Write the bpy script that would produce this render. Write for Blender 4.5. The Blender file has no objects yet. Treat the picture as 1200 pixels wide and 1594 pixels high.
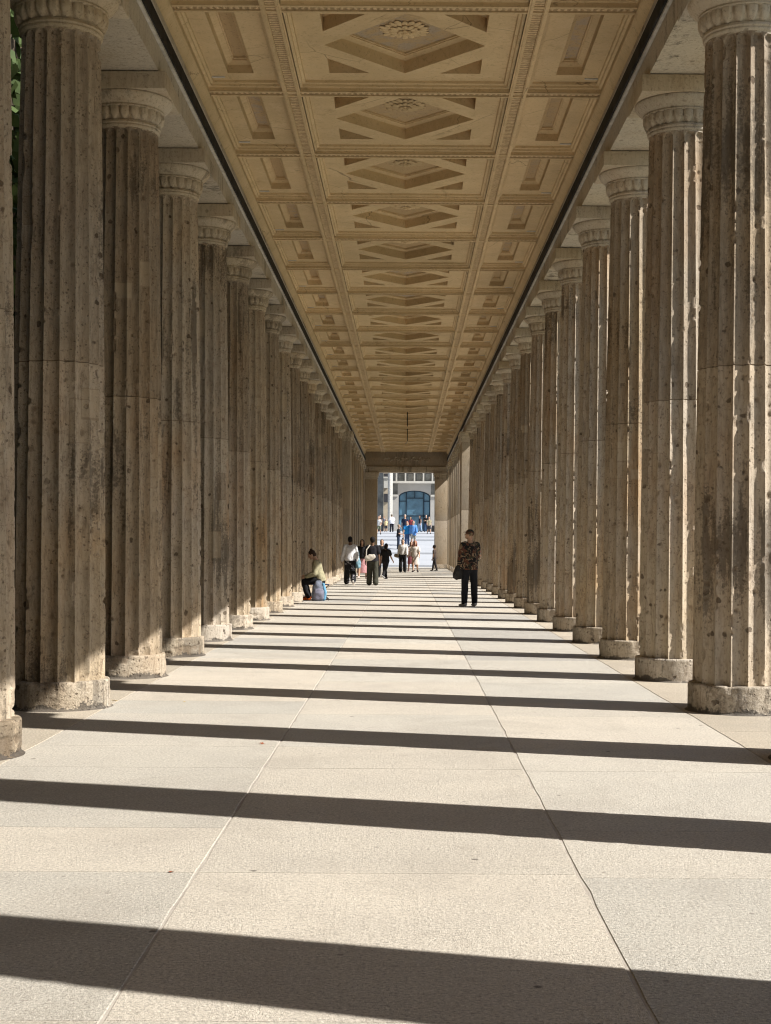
import bpy, bmesh, math, random
import numpy as np
from mathutils import Vector, Matrix, Quaternion

random.seed(7)
S = bpy.context.scene
COL = S.collection
PI = math.pi
BAY = 3.02
Y0 = 12.99            # first full pair of columns
AX = 2.94             # column axis
EYE = 1.40
rad = math.radians

# ------------------------------------------------------------------ helpers
class G:
    def __init__(s): s.v = []; s.f = []
    def add(s, vs, fs):
        o = len(s.v); s.v += [tuple(map(float, p)) for p in vs]; s.f += [tuple(i + o for i in f) for f in fs]
    def box(s, x0, x1, y0, y1, z0, z1):
        s.add([(x0,y0,z0),(x1,y0,z0),(x1,y1,z0),(x0,y1,z0),(x0,y0,z1),(x1,y0,z1),(x1,y1,z1),(x0,y1,z1)],
              [(0,3,2,1),(4,5,6,7),(0,1,5,4),(1,2,6,5),(2,3,7,6),(3,0,4,7)])
    def tube(s, pts, rs, n=12, side=(1,0,0), cap=True):
        pts = [Vector(p) for p in pts]
        rs = [(r, r) if not isinstance(r, (tuple, list)) else r for r in rs]
        if cap:
            d0 = (pts[0]-pts[1]).normalized(); d1 = (pts[-1]-pts[-2]).normalized()
            a, b = rs[0]; c, e = rs[-1]; m0 = min(a, b); m1 = min(c, e)
            pts = [pts[0]+d0*m0*.8, pts[0]+d0*m0*.45] + pts + [pts[-1]+d1*m1*.45, pts[-1]+d1*m1*.8]
            rs = [(a*.35,b*.35),(a*.8,b*.8)] + rs + [(c*.8,e*.8),(c*.35,e*.35)]
        prev = Vector(side); o = len(s.v); k = len(pts)
        for i, p in enumerate(pts):
            t = (pts[min(i+1,k-1)]-pts[max(i-1,0)]).normalized()
            sd = prev - t*prev.dot(t)
            if sd.length < .15:
                sd = Vector((0,1,0)) - t*t.y
                if sd.length < .15: sd = Vector((0,0,1)) - t*t.z
            sd.normalize(); prev = sd; ot = t.cross(sd)
            for j in range(n):
                an = 2*PI*j/n
                s.v.append(tuple(p + sd*math.cos(an)*rs[i][0] + ot*math.sin(an)*rs[i][1]))
        for i in range(k-1):
            for j in range(n):
                a = o+i*n+j; b = o+i*n+(j+1)%n
                s.f.append((a, b, b+n, a+n))
        s.f.append(tuple(o+j for j in reversed(range(n)))); s.f.append(tuple(o+(k-1)*n+j for j in range(n)))
    def ell(s, c, r, rot=None, nu=16, nv=10):
        c = Vector(c); o = len(s.v)
        M = rot or Matrix.Identity(3)
        for i in range(1, nv):
            ph = PI*i/nv
            for j in range(nu):
                an = 2*PI*j/nu
                s.v.append(tuple(c + M @ Vector((r[0]*math.sin(ph)*math.cos(an), r[1]*math.sin(ph)*math.sin(an), r[2]*math.cos(ph)))))
        top = len(s.v); s.v.append(tuple(c + M @ Vector((0,0,r[2])))); s.v.append(tuple(c + M @ Vector((0,0,-r[2]))))
        for i in range(nv-2):
            for j in range(nu):
                a = o+i*nu+j; b = o+i*nu+(j+1)%nu
                s.f.append((a, a+nu, b+nu, b))
        for j in range(nu):
            s.f.append((top, o+j, o+(j+1)%nu)); q = o+(nv-2)*nu
            s.f.append((top+1, q+(j+1)%nu, q+j))
    def mesh(s, name, smooth=True, ang=35):
        m = bpy.data.meshes.new(name); m.from_pydata(s.v, [], s.f); m.update()
        return finish(m, smooth, ang)
    def build(s, name, mat, parent=None, smooth=True, ang=35):
        return link(name, s.mesh(name, smooth, ang), mat, parent)

def finish(m, smooth=True, ang=35):
    if smooth:
        m.polygons.foreach_set('use_smooth', [True]*len(m.polygons))
        m.set_sharp_from_angle(angle=rad(ang))
    return m

def link(name, mesh, mat, parent=None, loc=None):
    o = bpy.data.objects.new(name, mesh); COL.objects.link(o)
    if mat is not None and len(mesh.materials) == 0: mesh.materials.append(mat)
    if parent: o.parent = parent
    if loc: o.location = loc
    return o

def tag(o, label=None, cat=None, group=None, kind=None):
    if label: o['label'] = label
    if cat: o['category'] = cat
    if group: o['group'] = group
    if kind: o['kind'] = kind
    return o

def thing(name, label, cat, loc=(0,0,0), rz=0, group=None):
    o = bpy.data.objects.new(name, None); COL.objects.link(o); o.empty_display_size = .2
    o.location = loc; o.rotation_euler = (0,0,rz)
    return tag(o, label, cat, group, 'thing')

def dup(o, parent=None):
    c = o.copy(); COL.objects.link(c)
    if parent: c.parent = parent
    for ch in list(o.children): dup(ch, c)
    return c

def bevelled(g, w=.01, seg=2):
    m = bpy.data.meshes.new('m'); m.from_pydata(g.v, [], g.f)
    b = bmesh.new(); b.from_mesh(m)
    bmesh.ops.bevel(b, geom=b.edges[:], offset=w, segments=seg, profile=.6, affect='EDGES')
    b.to_mesh(m); b.free(); finish(m, True, 40); return m

# value noise on a periodic grid (numpy)
def vnoise(u, v, nu, nv, rng, octs=4):
    out = np.zeros(np.broadcast(u, v).shape); amp = 1; tot = 0
    for k in range(octs):
        a, b = nu*2**k, nv*2**k
        g = rng.random((a, b+2))
        x = u*a; y = v*b
        i = np.floor(x).astype(int); j = np.floor(y).astype(int)
        fx = x-i; fy = y-j; fx = fx*fx*(3-2*fx); fy = fy*fy*(3-2*fy)
        i0 = i % a; i1 = (i+1) % a; j0 = np.clip(j, 0, b+1); j1 = np.clip(j+1, 0, b+1)
        out = out + amp*((g[i0,j0]*(1-fx)+g[i1,j0]*fx)*(1-fy)+(g[i0,j1]*(1-fx)+g[i1,j1]*fx)*fy)
        tot += amp; amp *= .5
    return out/tot

def lathe_mesh(name, R, Z, attr=None, capb=False, capt=False, ang=40):
    """R, Z arrays (rows, n) -> mesh"""
    rows, n = R.shape
    th = 2*PI*np.arange(n)/n
    P = np.stack([R*np.cos(th)[None,:], R*np.sin(th)[None,:], Z], -1).reshape(-1,3)
    a = (np.arange(rows-1)[:,None]*n + np.arange(n)[None,:]).ravel()
    b = (np.arange(rows-1)[:,None]*n + (np.arange(n)[None,:]+1)%n).ravel()
    F = np.stack([a,b,b+n,a+n],1).tolist()
    if capb: F.append(list(reversed(range(n))))
    if capt: F.append(list(range((rows-1)*n, rows*n)))
    m = bpy.data.meshes.new(name); m.from_pydata(P.tolist(), [], F); m.update()
    if attr is not None:
        at = m.attributes.new('wear', 'FLOAT', 'POINT'); at.data.foreach_set('value', attr.ravel().astype(np.float32))
    return finish(m, True, ang)

# ------------------------------------------------------------------ materials
class NT:
    def __init__(s, name):
        s.m = bpy.data.materials.new(name); s.m.use_nodes = True
        s.t = s.m.node_tree; s.t.nodes.clear()
        s.out = s.n('ShaderNodeOutputMaterial'); s.b = s.n('ShaderNodeBsdfPrincipled')
        s.l(s.b.outputs[0], s.out.inputs[0])
    def n(s, k, **kw):
        x = s.t.nodes.new(k)
        for a, b in kw.items(): setattr(x, a, b)
        return x
    def l(s, a, b): s.t.links.new(a, b)
    def setv(s, i, v):
        if hasattr(v, 'is_linked'): s.l(v, i)
        else: i.default_value = v
    def noise(s, vec, scale, detail=5, rough=.6, dist=0):
        x = s.n('ShaderNodeTexNoise'); s.l(vec, x.inputs['Vector'])
        x.inputs['Scale'].default_value = scale; x.inputs['Detail'].default_value = detail
        x.inputs['Roughness'].default_value = rough; x.inputs['Distortion'].default_value = dist
        return x.outputs[0]
    def vor(s, vec, scale, feat='F1'):
        x = s.n('ShaderNodeTexVoronoi', feature=feat); s.l(vec, x.inputs['Vector']); x.inputs['Scale'].default_value = scale
        return x.outputs['Distance']
    def map(s, v, a, b, c=0, d=1):
        x = s.n('ShaderNodeMapRange'); s.l(v, x.inputs[0])
        for i, q in enumerate((a,b,c,d)): x.inputs[i+1].default_value = q
        return x.outputs[0]
    def math(s, op, a, b=0.0):
        x = s.n('ShaderNodeMath', operation=op); s.setv(x.inputs[0], a); s.setv(x.inputs[1], b); return x.outputs[0]
    def mix(s, f, a, b, mode='MIX'):
        x = s.n('ShaderNodeMix', data_type='RGBA', blend_type=mode)
        s.setv(x.inputs[0], f)
        for i, q in ((6,a),(7,b)): s.setv(x.inputs[i], q if hasattr(q,'is_linked') else (*q,1))
        return x.outputs[2]
    def scale(s, vec, sc):
        x = s.n('ShaderNodeVectorMath', operation='MULTIPLY'); s.l(vec, x.inputs[0]); x.inputs[1].default_value = sc; return x.outputs[0]
    def obj(s, rnd=True):
        t = s.n('ShaderNodeTexCoord').outputs['Object']
        if not rnd: return t, None
        r = s.n('ShaderNodeObjectInfo').outputs['Random']
        c = s.n('ShaderNodeCombineXYZ')
        for i, k in enumerate((37.0, 91.0, 17.0)): s.l(s.math('MULTIPLY', r, k), c.inputs[i])
        a = s.n('ShaderNodeVectorMath', operation='ADD'); s.l(t, a.inputs[0]); s.l(c.outputs[0], a.inputs[1])
        return a.outputs[0], r
    def bump(s, h, st, dist=.01, prev=None):
        x = s.n('ShaderNodeBump'); s.l(h, x.inputs['Height']); x.inputs['Strength'].default_value = st; x.inputs['Distance'].default_value = dist
        if prev: s.l(prev, x.inputs['Normal'])
        return x.outputs[0]
    def done(s, col, rough=.9, normal=None, spec=.3, metal=0):
        s.setv(s.b.inputs['Base Color'], col if hasattr(col,'is_linked') else (*col,1))
        s.setv(s.b.inputs['Roughness'], rough); s.b.inputs['Specular IOR Level'].default_value = spec
        s.b.inputs['Metallic'].default_value = metal
        if normal: s.l(normal, s.b.inputs['Normal'])
        return s.m

def stone(name, warm, grey, ochre=.5, crust=.5, crust_col=(.045,.038,.03), drum=None, wear=False, bump=.5, light=None, fine=1.0, grime=False):
    t = NT(name); v, r = t.obj()
    n1 = t.noise(v, 1.3, 6, .62)
    c = t.mix(t.map(t.math('ADD', n1, t.math('MULTIPLY', t.math('SUBTRACT', r, .5), .35)), .35, .65), warm, grey)
    if light:
        c = t.mix(t.map(t.noise(v, 2.2, 6, .7), .56, .68, 0, .7), c, light)
    ov = t.scale(v, (1.6,1.6,.45))
    c = t.mix(t.math('MULTIPLY', t.map(t.noise(ov, 1.1, 4), .5, .72), ochre), c, (.36,.19,.07))
    rv = t.map(r, 0, 1, .74, 1.12)
    c = t.mix(1.0, c, t.n('ShaderNodeCombineColor').outputs[0], 'MULTIPLY') if False else c
    hs = t.n('ShaderNodeHueSaturation'); t.l(c, hs.inputs['Color']); t.l(rv, hs.inputs['Value'])
    t.l(t.map(t.noise(v, .37, 2), .3, .7, .75, 1.25), hs.inputs['Saturation']); c = hs.outputs[0]
    if drum:
        sx = t.n('ShaderNodeSeparateXYZ'); t.l(t.n('ShaderNodeTexCoord').outputs['Object'], sx.inputs[0])
        up = t.math('GREATER_THAN', sx.outputs[2], drum)
        amt = t.math('MULTIPLY', t.math('ABSOLUTE', t.math('SINE', t.math('MULTIPLY', r, 71.0))), .42)
        c = t.mix(t.math('MULTIPLY', up, amt), c, (.14,.105,.07))
    # fine vertical grain
    gn = t.noise(t.scale(v, (30,30,5)), 1.0, 5, .75)
    c = t.mix(t.map(gn, .50, .68, 0, .55*fine), c, (.16,.12,.08))
    c = t.mix(t.map(gn, .48, .34, 0, .30*fine), c, (.60,.51,.39))
    # black crust in vertical runs with crisp granular edges
    sv = t.scale(v, (6,6,.6))
    k1 = t.noise(sv, 1.0, 6, .66, .4)
    k2 = t.noise(v, .55, 3, .5)
    k3 = t.noise(v, 30, 5, .8)
    kk = t.math('ADD', k1, t.math('MULTIPLY', t.math('SUBTRACT', k2, .5), 1.1))
    kk = t.math('ADD', kk, t.math('MULTIPLY', t.math('SUBTRACT', k3, .5), .55))
    c = t.mix(t.math('MULTIPLY', t.map(kk, .625, .71), crust), c, crust_col)
    sp = t.noise(v, 34, 4, .75)
    c = t.mix(t.map(sp, .57, .66, 0, .6*fine), c, (.085,.066,.048))
    sp2 = t.noise(v, 11, 6, .8, .3)
    c = t.mix(t.map(sp2, .56, .64, 0, .45*fine), c, (.17,.125,.085))
    # pits and bullet scars
    pw = t.noise(v, 2.6, 3)
    dn = t.n('ShaderNodeTexNoise'); t.l(v, dn.inputs['Vector']); dn.inputs['Scale'].default_value = 16; dn.inputs['Detail'].default_value = 4
    dv = t.n('ShaderNodeVectorMath', operation='MULTIPLY_ADD'); t.l(dn.outputs['Color'], dv.inputs[0]); dv.inputs[1].default_value = (.05,.05,.05); t.l(v, dv.inputs[2])
    sz_ = t.map(t.noise(v, 6, 2), .35, .65, -.09, .06)
    p1 = t.math('MULTIPLY', t.map(t.math('ADD', t.vor(dv.outputs[0], 7.3), sz_), .17, .12), t.map(pw, .50, .56))
    p2 = t.math('MULTIPLY', t.map(t.vor(dv.outputs[0], 21), .24, .15), t.map(pw, .55, .45))
    pit = t.math('MAXIMUM', p1, t.math('MULTIPLY', p2, .7))
    c = t.mix(t.math('MULTIPLY', pit, .75*fine**1.5), c, (.07,.047,.03))
    if drum:
        pa = t.n('ShaderNodeAttribute', attribute_name='patch').outputs['Fac']
        c = t.mix(t.map(pa, .1, 1, 0, .5), c, (.52,.43,.31)); c = t.mix(t.map(pa, -.1, -1, 0, .45), c, (.24,.185,.13))
    if wear:
        w = t.n('ShaderNodeAttribute', attribute_name='wear').outputs['Fac']
        c = t.mix(t.map(w, .2, .9, 0, .6), c, (.13,.085,.05))
    if grime:
        sz = t.n('ShaderNodeSeparateXYZ'); t.l(t.n('ShaderNodeTexCoord').outputs['Object'], sz.inputs[0])
        gz = t.math('ADD', t.map(sz.outputs[2], .0, .11, .5, 0), t.math('MULTIPLY', t.math('SUBTRACT', k3, .5), .7))
        gz = t.math('ADD', gz, t.math('MULTIPLY', t.math('SUBTRACT', t.noise(v, 5, 3), .5), .9))
        c = t.mix(t.map(gz, .3, .36, 0, .8), c, (.07,.062,.055))
    h = t.math('ADD', t.math('MULTIPLY', t.noise(v, 55, 6, .7), 1.0), t.math('MULTIPLY', pit, -1.6))
    nb = t.bump(h, bump, .012)
    nb = t.bump(t.noise(v, 9, 5, .6), bump*.5, .03, nb)
    return t.done(c, .93, nb, .2)

M = {}
M['stone'] = stone('weathered_sandstone', (.54,.44,.32), (.45,.385,.30), .5, .6, drum=2.93, wear=True)
M['base'] = stone('base_stone', (.58,.50,.39), (.47,.41,.33), .3, .5, wear=True, light=(.66,.60,.51), bump=.9, grime=True)
M['cap'] = stone('capital_stone', (.58,.50,.385), (.50,.435,.335), .25, .4, bump=.35, fine=.6)
M['arch'] = stone('architrave_stone', (.66,.59,.48), (.56,.50,.41), .25, .55, bump=.35, fine=.7)
M['pier'] = stone('pier_stone', (.46,.38,.28), (.42,.35,.26), .2, .35, bump=.3, fine=.6)
M['base'].node_tree.nodes

def plaster():
    t = NT('ochre_plaster'); v, r = t.obj()
    c = t.mix(t.map(t.noise(v, .9, 5, .6), .3, .7), (.68,.525,.315), (.56,.43,.255))
    c = t.mix(t.map(t.noise(v, 3.2, 6, .7, .6), .5, .75, 0, .5), c, (.76,.61,.41))
    c = t.mix(t.map(t.noise(v, 1.7, 7, .75, 1.0), .60, .72, 0, .55), c, (.30,.19,.095))
    c = t.mix(t.map(t.noise(v, 26, 4, .7), .56, .68, 0, .4), c, (.25,.18,.10))
    c = t.mix(t.map(t.noise(v, 5.5, 7, .8, .5), .56, .66, 0, .35), c, (.33,.24,.135))
    ck = t.map(t.vor(t.mix(.12, v, t.n('ShaderNodeTexNoise').outputs[1]), .9, 'DISTANCE_TO_EDGE'), .006, .002)
    c = t.mix(t.math('MULTIPLY', ck, t.map(t.noise(v, .8, 2), .5, .6, 0, .6)), c, (.15,.10,.06))
    hs = t.n('ShaderNodeHueSaturation'); t.l(c, hs.inputs['Color']); t.l(t.map(r,0,1,.9,1.07), hs.inputs['Value']); c = hs.outputs[0]
    nb = t.bump(t.noise(v, 18, 6, .7), .35, .015)
    return t.done(c, .9, nb, .2)
M['plaster'] = plaster()
def worn_shaded():
    t = NT('shaded_flaking_plaster'); v, r = t.obj()
    f = t.map(t.noise(v, 5, 7, .75, .4), .45, .58)
    f = t.math('MULTIPLY', f, t.map(r, .35, .6))
    c = t.mix(f, (.50,.37,.215), (.42,.35,.27))  # lid tone darkened to carry recess shade; flaking patches are real
    c = t.mix(t.map(t.noise(v, 30, 4, .7), .56, .66, 0, .5), c, (.17,.12,.075))
    nb = t.bump(t.noise(v, 22, 6, .7), .6, .02)
    return t.done(c, .92, nb, .2)
M['worn_shaded'] = worn_shaded()
def guil(axis):
    t = NT('moulded_band_'+axis); v = t.n('ShaderNodeTexCoord').outputs['Object']
    w = t.n('ShaderNodeTexWave', wave_type='BANDS', bands_direction=axis, wave_profile='SIN'); t.l(v, w.inputs['Vector'])
    w.inputs['Scale'].default_value = 4.5; w.inputs['Distortion'].default_value = 3.0; w.inputs['Detail'].default_value = 2; w.inputs['Detail Scale'].default_value = 5
    c = t.mix(t.map(w.outputs['Fac'], .2, .8), (.40,.29,.165), (.68,.52,.32))
    c = t.mix(t.map(t.noise(v, 2.1, 6, .7), .55, .7, 0, .5), c, (.3,.22,.13))
    nb = t.bump(w.outputs['Fac'], .8, .02)
    return t.done(c, .9, nb, .2)
M['band_x'] = guil('X'); M['band_y'] = guil('Y')

def granite():
    t = NT('granite_slabs'); v = t.n('ShaderNodeTexCoord').outputs['Object']
    tone = t.n('ShaderNodeAttribute', attribute_name='tone')
    c = t.mix(t.map(t.noise(v, 1.4, 5, .6), .35, .65), (.585,.545,.48), (.53,.495,.44))
    c = t.mix(1.0, c, tone.outputs['Color'], 'MULTIPLY')
    c = t.mix(t.map(t.noise(v, 4.0, 6, .7, .5), .55, .72, 0, .28), c, (.36,.315,.26))
    s1 = t.noise(v, 70, 5, .8)
    c = t.mix(t.map(s1, .52, .63, 0, .7), c, (.19,.175,.155))
    c = t.mix(t.map(s1, .47, .36, 0, .75), c, (.84,.78,.68))
    s2 = t.noise(v, 26, 5, .75)
    c = t.mix(t.map(s2, .53, .66, 0, .42), c, (.30,.265,.22))
    st = t.noise(v, .7, 6, .7, .8)
    c = t.mix(t.map(st, .52, .62, 0, .22), c, (.34,.30,.25))
    gum = t.math('MULTIPLY', t.map(t.vor(v, 5.5), .075, .055), t.map(t.noise(v, .9, 2), .5, .56))
    c = t.mix(t.math('MULTIPLY', gum, .55), c, (.16,.14,.125))
    lines = t.noise(t.scale(v, (1.2, 26, 1)), 1.5, 4, .7)
    c = t.mix(t.map(lines, .66, .74, 0, .35), c, (.27,.235,.19))
    sp = t.vor(v, 2.3); c = t.mix(t.map(sp, .045, .03, 0, .75), c, (.1,.085,.07))
    h = t.math('ADD', t.noise(v, 95, 4, .75), t.math('MULTIPLY', t.noise(v, 12, 5, .65), .9))
    nb = t.bump(h, .8, .014)
    return t.done(c, .85, nb, .25)
M['granite'] = granite()
def grout():
    t = NT('joint_mortar'); v = t.n('ShaderNodeTexCoord').outputs['Object']
    c = t.mix(t.map(t.noise(v, 3, 6, .7), .4, .6), (.46,.42,.365), (.33,.295,.255))
    return t.done(c, .95, t.bump(t.noise(v, 60, 4), .5, .01))
M['grout'] = grout()

def simple(name, c, rough=.8, var=.15, sc=8, metal=0, spec=.3, bump=.15):
    t = NT(name); v, r = t.obj()
    d = tuple(x*(1-var*2) for x in c); e = tuple(min(1, x*(1+var)) for x in c)
    col = t.mix(t.map(t.noise(v, sc, 5, .6), .3, .7), d, e)
    return t.done(col, rough, t.bump(t.noise(v, sc*4, 4), bump, .01), spec, metal)
_cc = {}
def cloth(c, sc=18):
    if (c, sc) not in _cc: _cc[(c, sc)] = simple('cloth_%d' % len(_cc), c, .88, .16, sc, bump=.3)
    return _cc[(c, sc)]
M['rail'] = simple('black_rail', (.022,.021,.021), .7, .45, 5, 0, .15)
M['zinc'] = simple('grey_ledge', (.55,.53,.49), .6, .15, 6)
M['dark'] = simple('dark_metal', (.03,.028,.026), .5)
M['gravel'] = simple('court_gravel', (.40,.36,.30), .95, .2, 3)
M['lawn'] = simple('lawn_grass', (.07,.11,.03), .95, .3, 6)
M['low_bounce'] = simple('low_bounce_ground', (.05,.045,.035), .95, .3, 4)  # dark tone chosen to return little light to the left columns
M['plaza'] = simple('plaza_slab', (.50,.52,.54), .85, .06, 1.2)
M['facade'] = simple('pale_facade', (.44,.43,.41), .85, .06, .7)
M['facade2'] = simple('grey_facade', (.20,.20,.185), .9, .3, .9)
M['cream'] = simple('cream_stone', (.50,.43,.33), .85, .08, 1)
M['white'] = simple('white_stone', (.55,.54,.50), .8, .05, 1)
M['frame'] = simple('blue_frame', (.02,.045,.075), .5, .1, 3)
M['glass'] = simple('window_glass', (.12,.25,.37), .15, .22, .45, 0, .6, .05)  # blue and its mottling paint in the reflected sky
M['dglass'] = simple('dark_glass', (.05,.05,.06), .2, .2, 1, 0, .5, .02)
M['leaf'] = simple('tree_leaf', (.085,.13,.035), .7, .35, 1.5)
M['bark'] = simple('bark', (.10,.075,.05), .95, .3, 6)

def camo():
    t = NT('camouflage_cloth'); v = t.n('ShaderNodeTexCoord').outputs['Object']
    c = t.mix(t.map(t.noise(v, 9, 2, .5, 1.0), .52, .54), (.012,.012,.012), (.12,.05,.03))
    v2 = t.n('ShaderNodeVectorMath', operation='ADD'); t.l(v, v2.inputs[0]); v2.inputs[1].default_value = (5,3,7)
    c = t.mix(t.map(t.noise(v2.outputs[0], 10, 2, .5, 1.2), .57, .59), c, (.26,.19,.12))
    v3 = t.n('ShaderNodeVectorMath', operation='ADD'); t.l(v, v3.inputs[0]); v3.inputs[1].default_value = (9,1,2)
    c = t.mix(t.map(t.noise(v3.outputs[0], 8, 2, .5, 1.0), .6, .62), c, (.045,.05,.03))
    return t.done(c, .85, t.bump(t.noise(v, 50, 3), .3, .01))
M['camo'] = camo()
def marble_cloth():
    t = NT('blotched_black_cloth'); v = t.n('ShaderNodeTexCoord').outputs['Object']
    c = t.mix(t.map(t.noise(v, 6, 3, .6, 1.0), .57, .63), (.012,.012,.014), (.28,.27,.30))
    return t.done(c, .85)
M['blotch'] = marble_cloth()

# ------------------------------------------------------------------ floor
def build_floor():
    xs = [-3.98, -2.50, -.83, .80, 2.43, 3.98]
    rng = random.Random(3)
    lists = []
    for si in range(5):
        ys = []; y = -9.0
        off = {0: (Y0-1.51-33.22, (3.02,)), 1: (4.43-24.16, (2.01, 1.01)), 2: (4.43-24.16, (2.01, 3.02, 1.01)), 3: (7.43-27.18, (1.97, 1.05)), 4: (Y0-1.51-30.2, (3.02,))}[si]
        y = off[0]; i = 0
        while y < 97.0:
            if y > -19: ys.append(y)
            y += off[1][i % len(off[1])] ; i += 1
        lists.append([-19.0] + ys + [97.0])
    v = []; f = []; tone = []
    def quadslab(x0,x1,y0,y1,t):
        gp = .003; gy = .001; b = .004
        o = len(v); K = max(2, int((y1-y0)/.22))
        def loop(a, c, z):
            L = []
            for k in range(K+1):
                y = y0+c+(y1-y0-2*c)*k/K; L.append((x1-a-.0055*jr(x1,y,1), y, z))
            for k in range(K, -1, -1):
                y = y0+c+(y1-y0-2*c)*k/K; L.append((x0+a+.0055*jr(x0,y,2), y, z))
            return L
        A = loop(gp,gy,-.005); B = loop(gp+b,gy+.002,0); n = len(A)
        v.extend(A); v.extend(B)
        f.append(tuple(range(o+n, o+2*n))); tone.append(t)
        for q in range(n):
            k = (q+1) % n; f.append((o+q,o+k,o+k+n,o+q+n)); tone.append(t)
    def jr(x, y, q):
        h = math.sin(y*3.1+x*7+q)*math.sin(y*7.7+q*2+x)+.6*math.sin(y*19+x*3+q)
        return max(0, h)
    for si in range(5):
        L = lists[si]
        for a, b in zip(L, L[1:]):
            g = rng.uniform(.89, 1.06); wv = rng.uniform(-.03, .03)
            t = (g*(1+wv)*1.01, g, g*(1-wv)*.97, 1)
            if si in (0, 4):
                g = rng.uniform(.80, .95); t = (g, g*.93, g*.82, 1)
            elif rng.random() < .09: t = (.74,.76,.79,1)
            quadslab(xs[si], xs[si+1], a, b, t)
    m = bpy.data.meshes.new('floor'); m.from_pydata(v, [], f); m.update()
    at = m.attributes.new('tone', 'FLOAT_COLOR', 'FACE'); at.data.foreach_set('color', [c for t in tone for c in t])
    tag(link('floor', m, M['granite']), kind='structure')
    g = G(); g.box(-4.0, 4.0, -19.02, 97.02, -.26, -.0035)
    tag(g.build('floor_bed', M['grout'], smooth=False), kind='structure')
    g = G(); g.add([(-900,-400,-.25),(900,-400,-.25),(900,2600,-.25),(-900,2600,-.25)], [(0,1,2,3)])
    tag(g.build('ground', M['gravel'], smooth=False), kind='structure')
    g = G(); g.add([(9,-40,-.242),(24,-40,-.242),(24,88,-.242),(9,88,-.242)], [(0,1,2,3)])
    tag(g.build('lawn', M['lawn'], smooth=False), kind='structure')
    g = G(); g.add([(-40,-40,-.242),(-4.3,-40,-.242),(-4.3,96,-.242),(-40,96,-.242)], [(0,1,2,3)])
    tag(g.build('low_bounce_strip', M['low_bounce'], smooth=False), kind='structure')  # dark ground sheet added to cut bounce light on the left
build_floor()

# ------------------------------------------------------------------ columns
ZB, ZN = .24, 5.74
def shaft_mesh(seed, rows):
    rng = np.random.default_rng(seed)
    n = 180; NF = 18
    zs = np.linspace(ZB-.01, ZN+.06, rows)
    zs = np.sort(np.concatenate([zs, [2.918, 2.924, 2.93, 2.936, 2.942, 5.60,5.612,5.624,5.636]]))
    th = np.arange(n)/n
    U, Zz = np.meshgrid(th, zs)
    t = np.clip((Zz-ZB)/(ZN-ZB), 0, 1)
    R = .410 - .075*t**1.2 + .006*np.sin(PI*t)
    u = (U*NF) % 1.0
    q = 2*u-1
    ze = 5.73 - .055*q*q
    fade = np.clip((ze-Zz)/.018, 0, 1); fade = fade*fade*(3-2*fade)
    dep = .047*(R/.40)*(1-q*q)*fade
    v = (Zz-ZB)/(ZN+.1-ZB)
    wear = np.zeros_like(R)
    # chipped arrises
    ar = np.floor(U*NF+.5) % NF / NF
    n1 = .62*vnoise(ar*1.0, v, NF, 24, rng, 2)+.38*vnoise(ar*1.0, v, NF, 90, rng, 3)
    c = np.clip((n1-.66)/.10, 0, 1); c = c*c*(3-2*c)
    w = np.abs(q)**6
    amp = c*(.6+n1)*.020*w
    n2 = vnoise(ar, v, NF, 160, rng, 2)
    amp += np.clip(n2-.55, 0, 1)*.008*np.abs(q)**10
    wear += amp/.03
    R = R - dep - amp*(fade)
    # spalls and bullet pits
    for k in range(150):
        big = k < 9
        r0 = rng.uniform(.05,.12) if big else rng.uniform(.010,.030)
        d0 = rng.uniform(.008,.02) if big else rng.uniform(.006,.016)
        cu, cz = rng.random(), rng.uniform(ZB, ZN)
        du = (U-cu+.5) % 1 - .5
        dd = np.sqrt((du*2*PI*.39)**2 + ((Zz-cz)*(rng.uniform(.35,.7) if big else rng.uniform(.7,1)))**2)/r0
        if big: dd = dd*(.75+.6*vnoise(U, v, 40, 120, rng, 2))
        m = np.clip(1.35-dd*1.1, 0, 1); m = m*m*(3-2*m)
        R -= d0*m; wear += m*(.35 if big else .8)
    R += (vnoise(U, v, 60, 170, rng, 3)-.5)*.0012
    patch = np.zeros_like(R)
    for k in range(5):
        cu = (int(rng.integers(0, NF))+.5+rng.uniform(-.25,.25))/NF; cz = rng.uniform(.5, 5.2)
        hu = rng.uniform(.35,.9)/NF; hz = rng.uniform(.07,.22)
        a_ = np.abs((U-cu+.5)%1-.5)/hu; b_ = np.abs(Zz-cz)/hz
        ins = (a_ < 1) & (b_ < 1); edge = ins & ((a_ > 1-.0052/hu*1.0) | (b_ > 1-.013/hz))
        patch[ins] = rng.choice([-1., 1., .6]); R = R - edge*.003; wear += edge*.55
    gr = np.abs(Zz-2.93) < .0045
    R -= gr*.010; wear += gr*.8
    R -= (np.abs(Zz-5.618) < .008)*.006
    m = lathe_mesh('shaft', R, Zz, np.clip(wear,0,1.5))
    at = m.attributes.new('patch', 'FLOAT', 'POINT'); at.data.foreach_set('value', patch.ravel().astype(np.float32))
    return m

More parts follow.
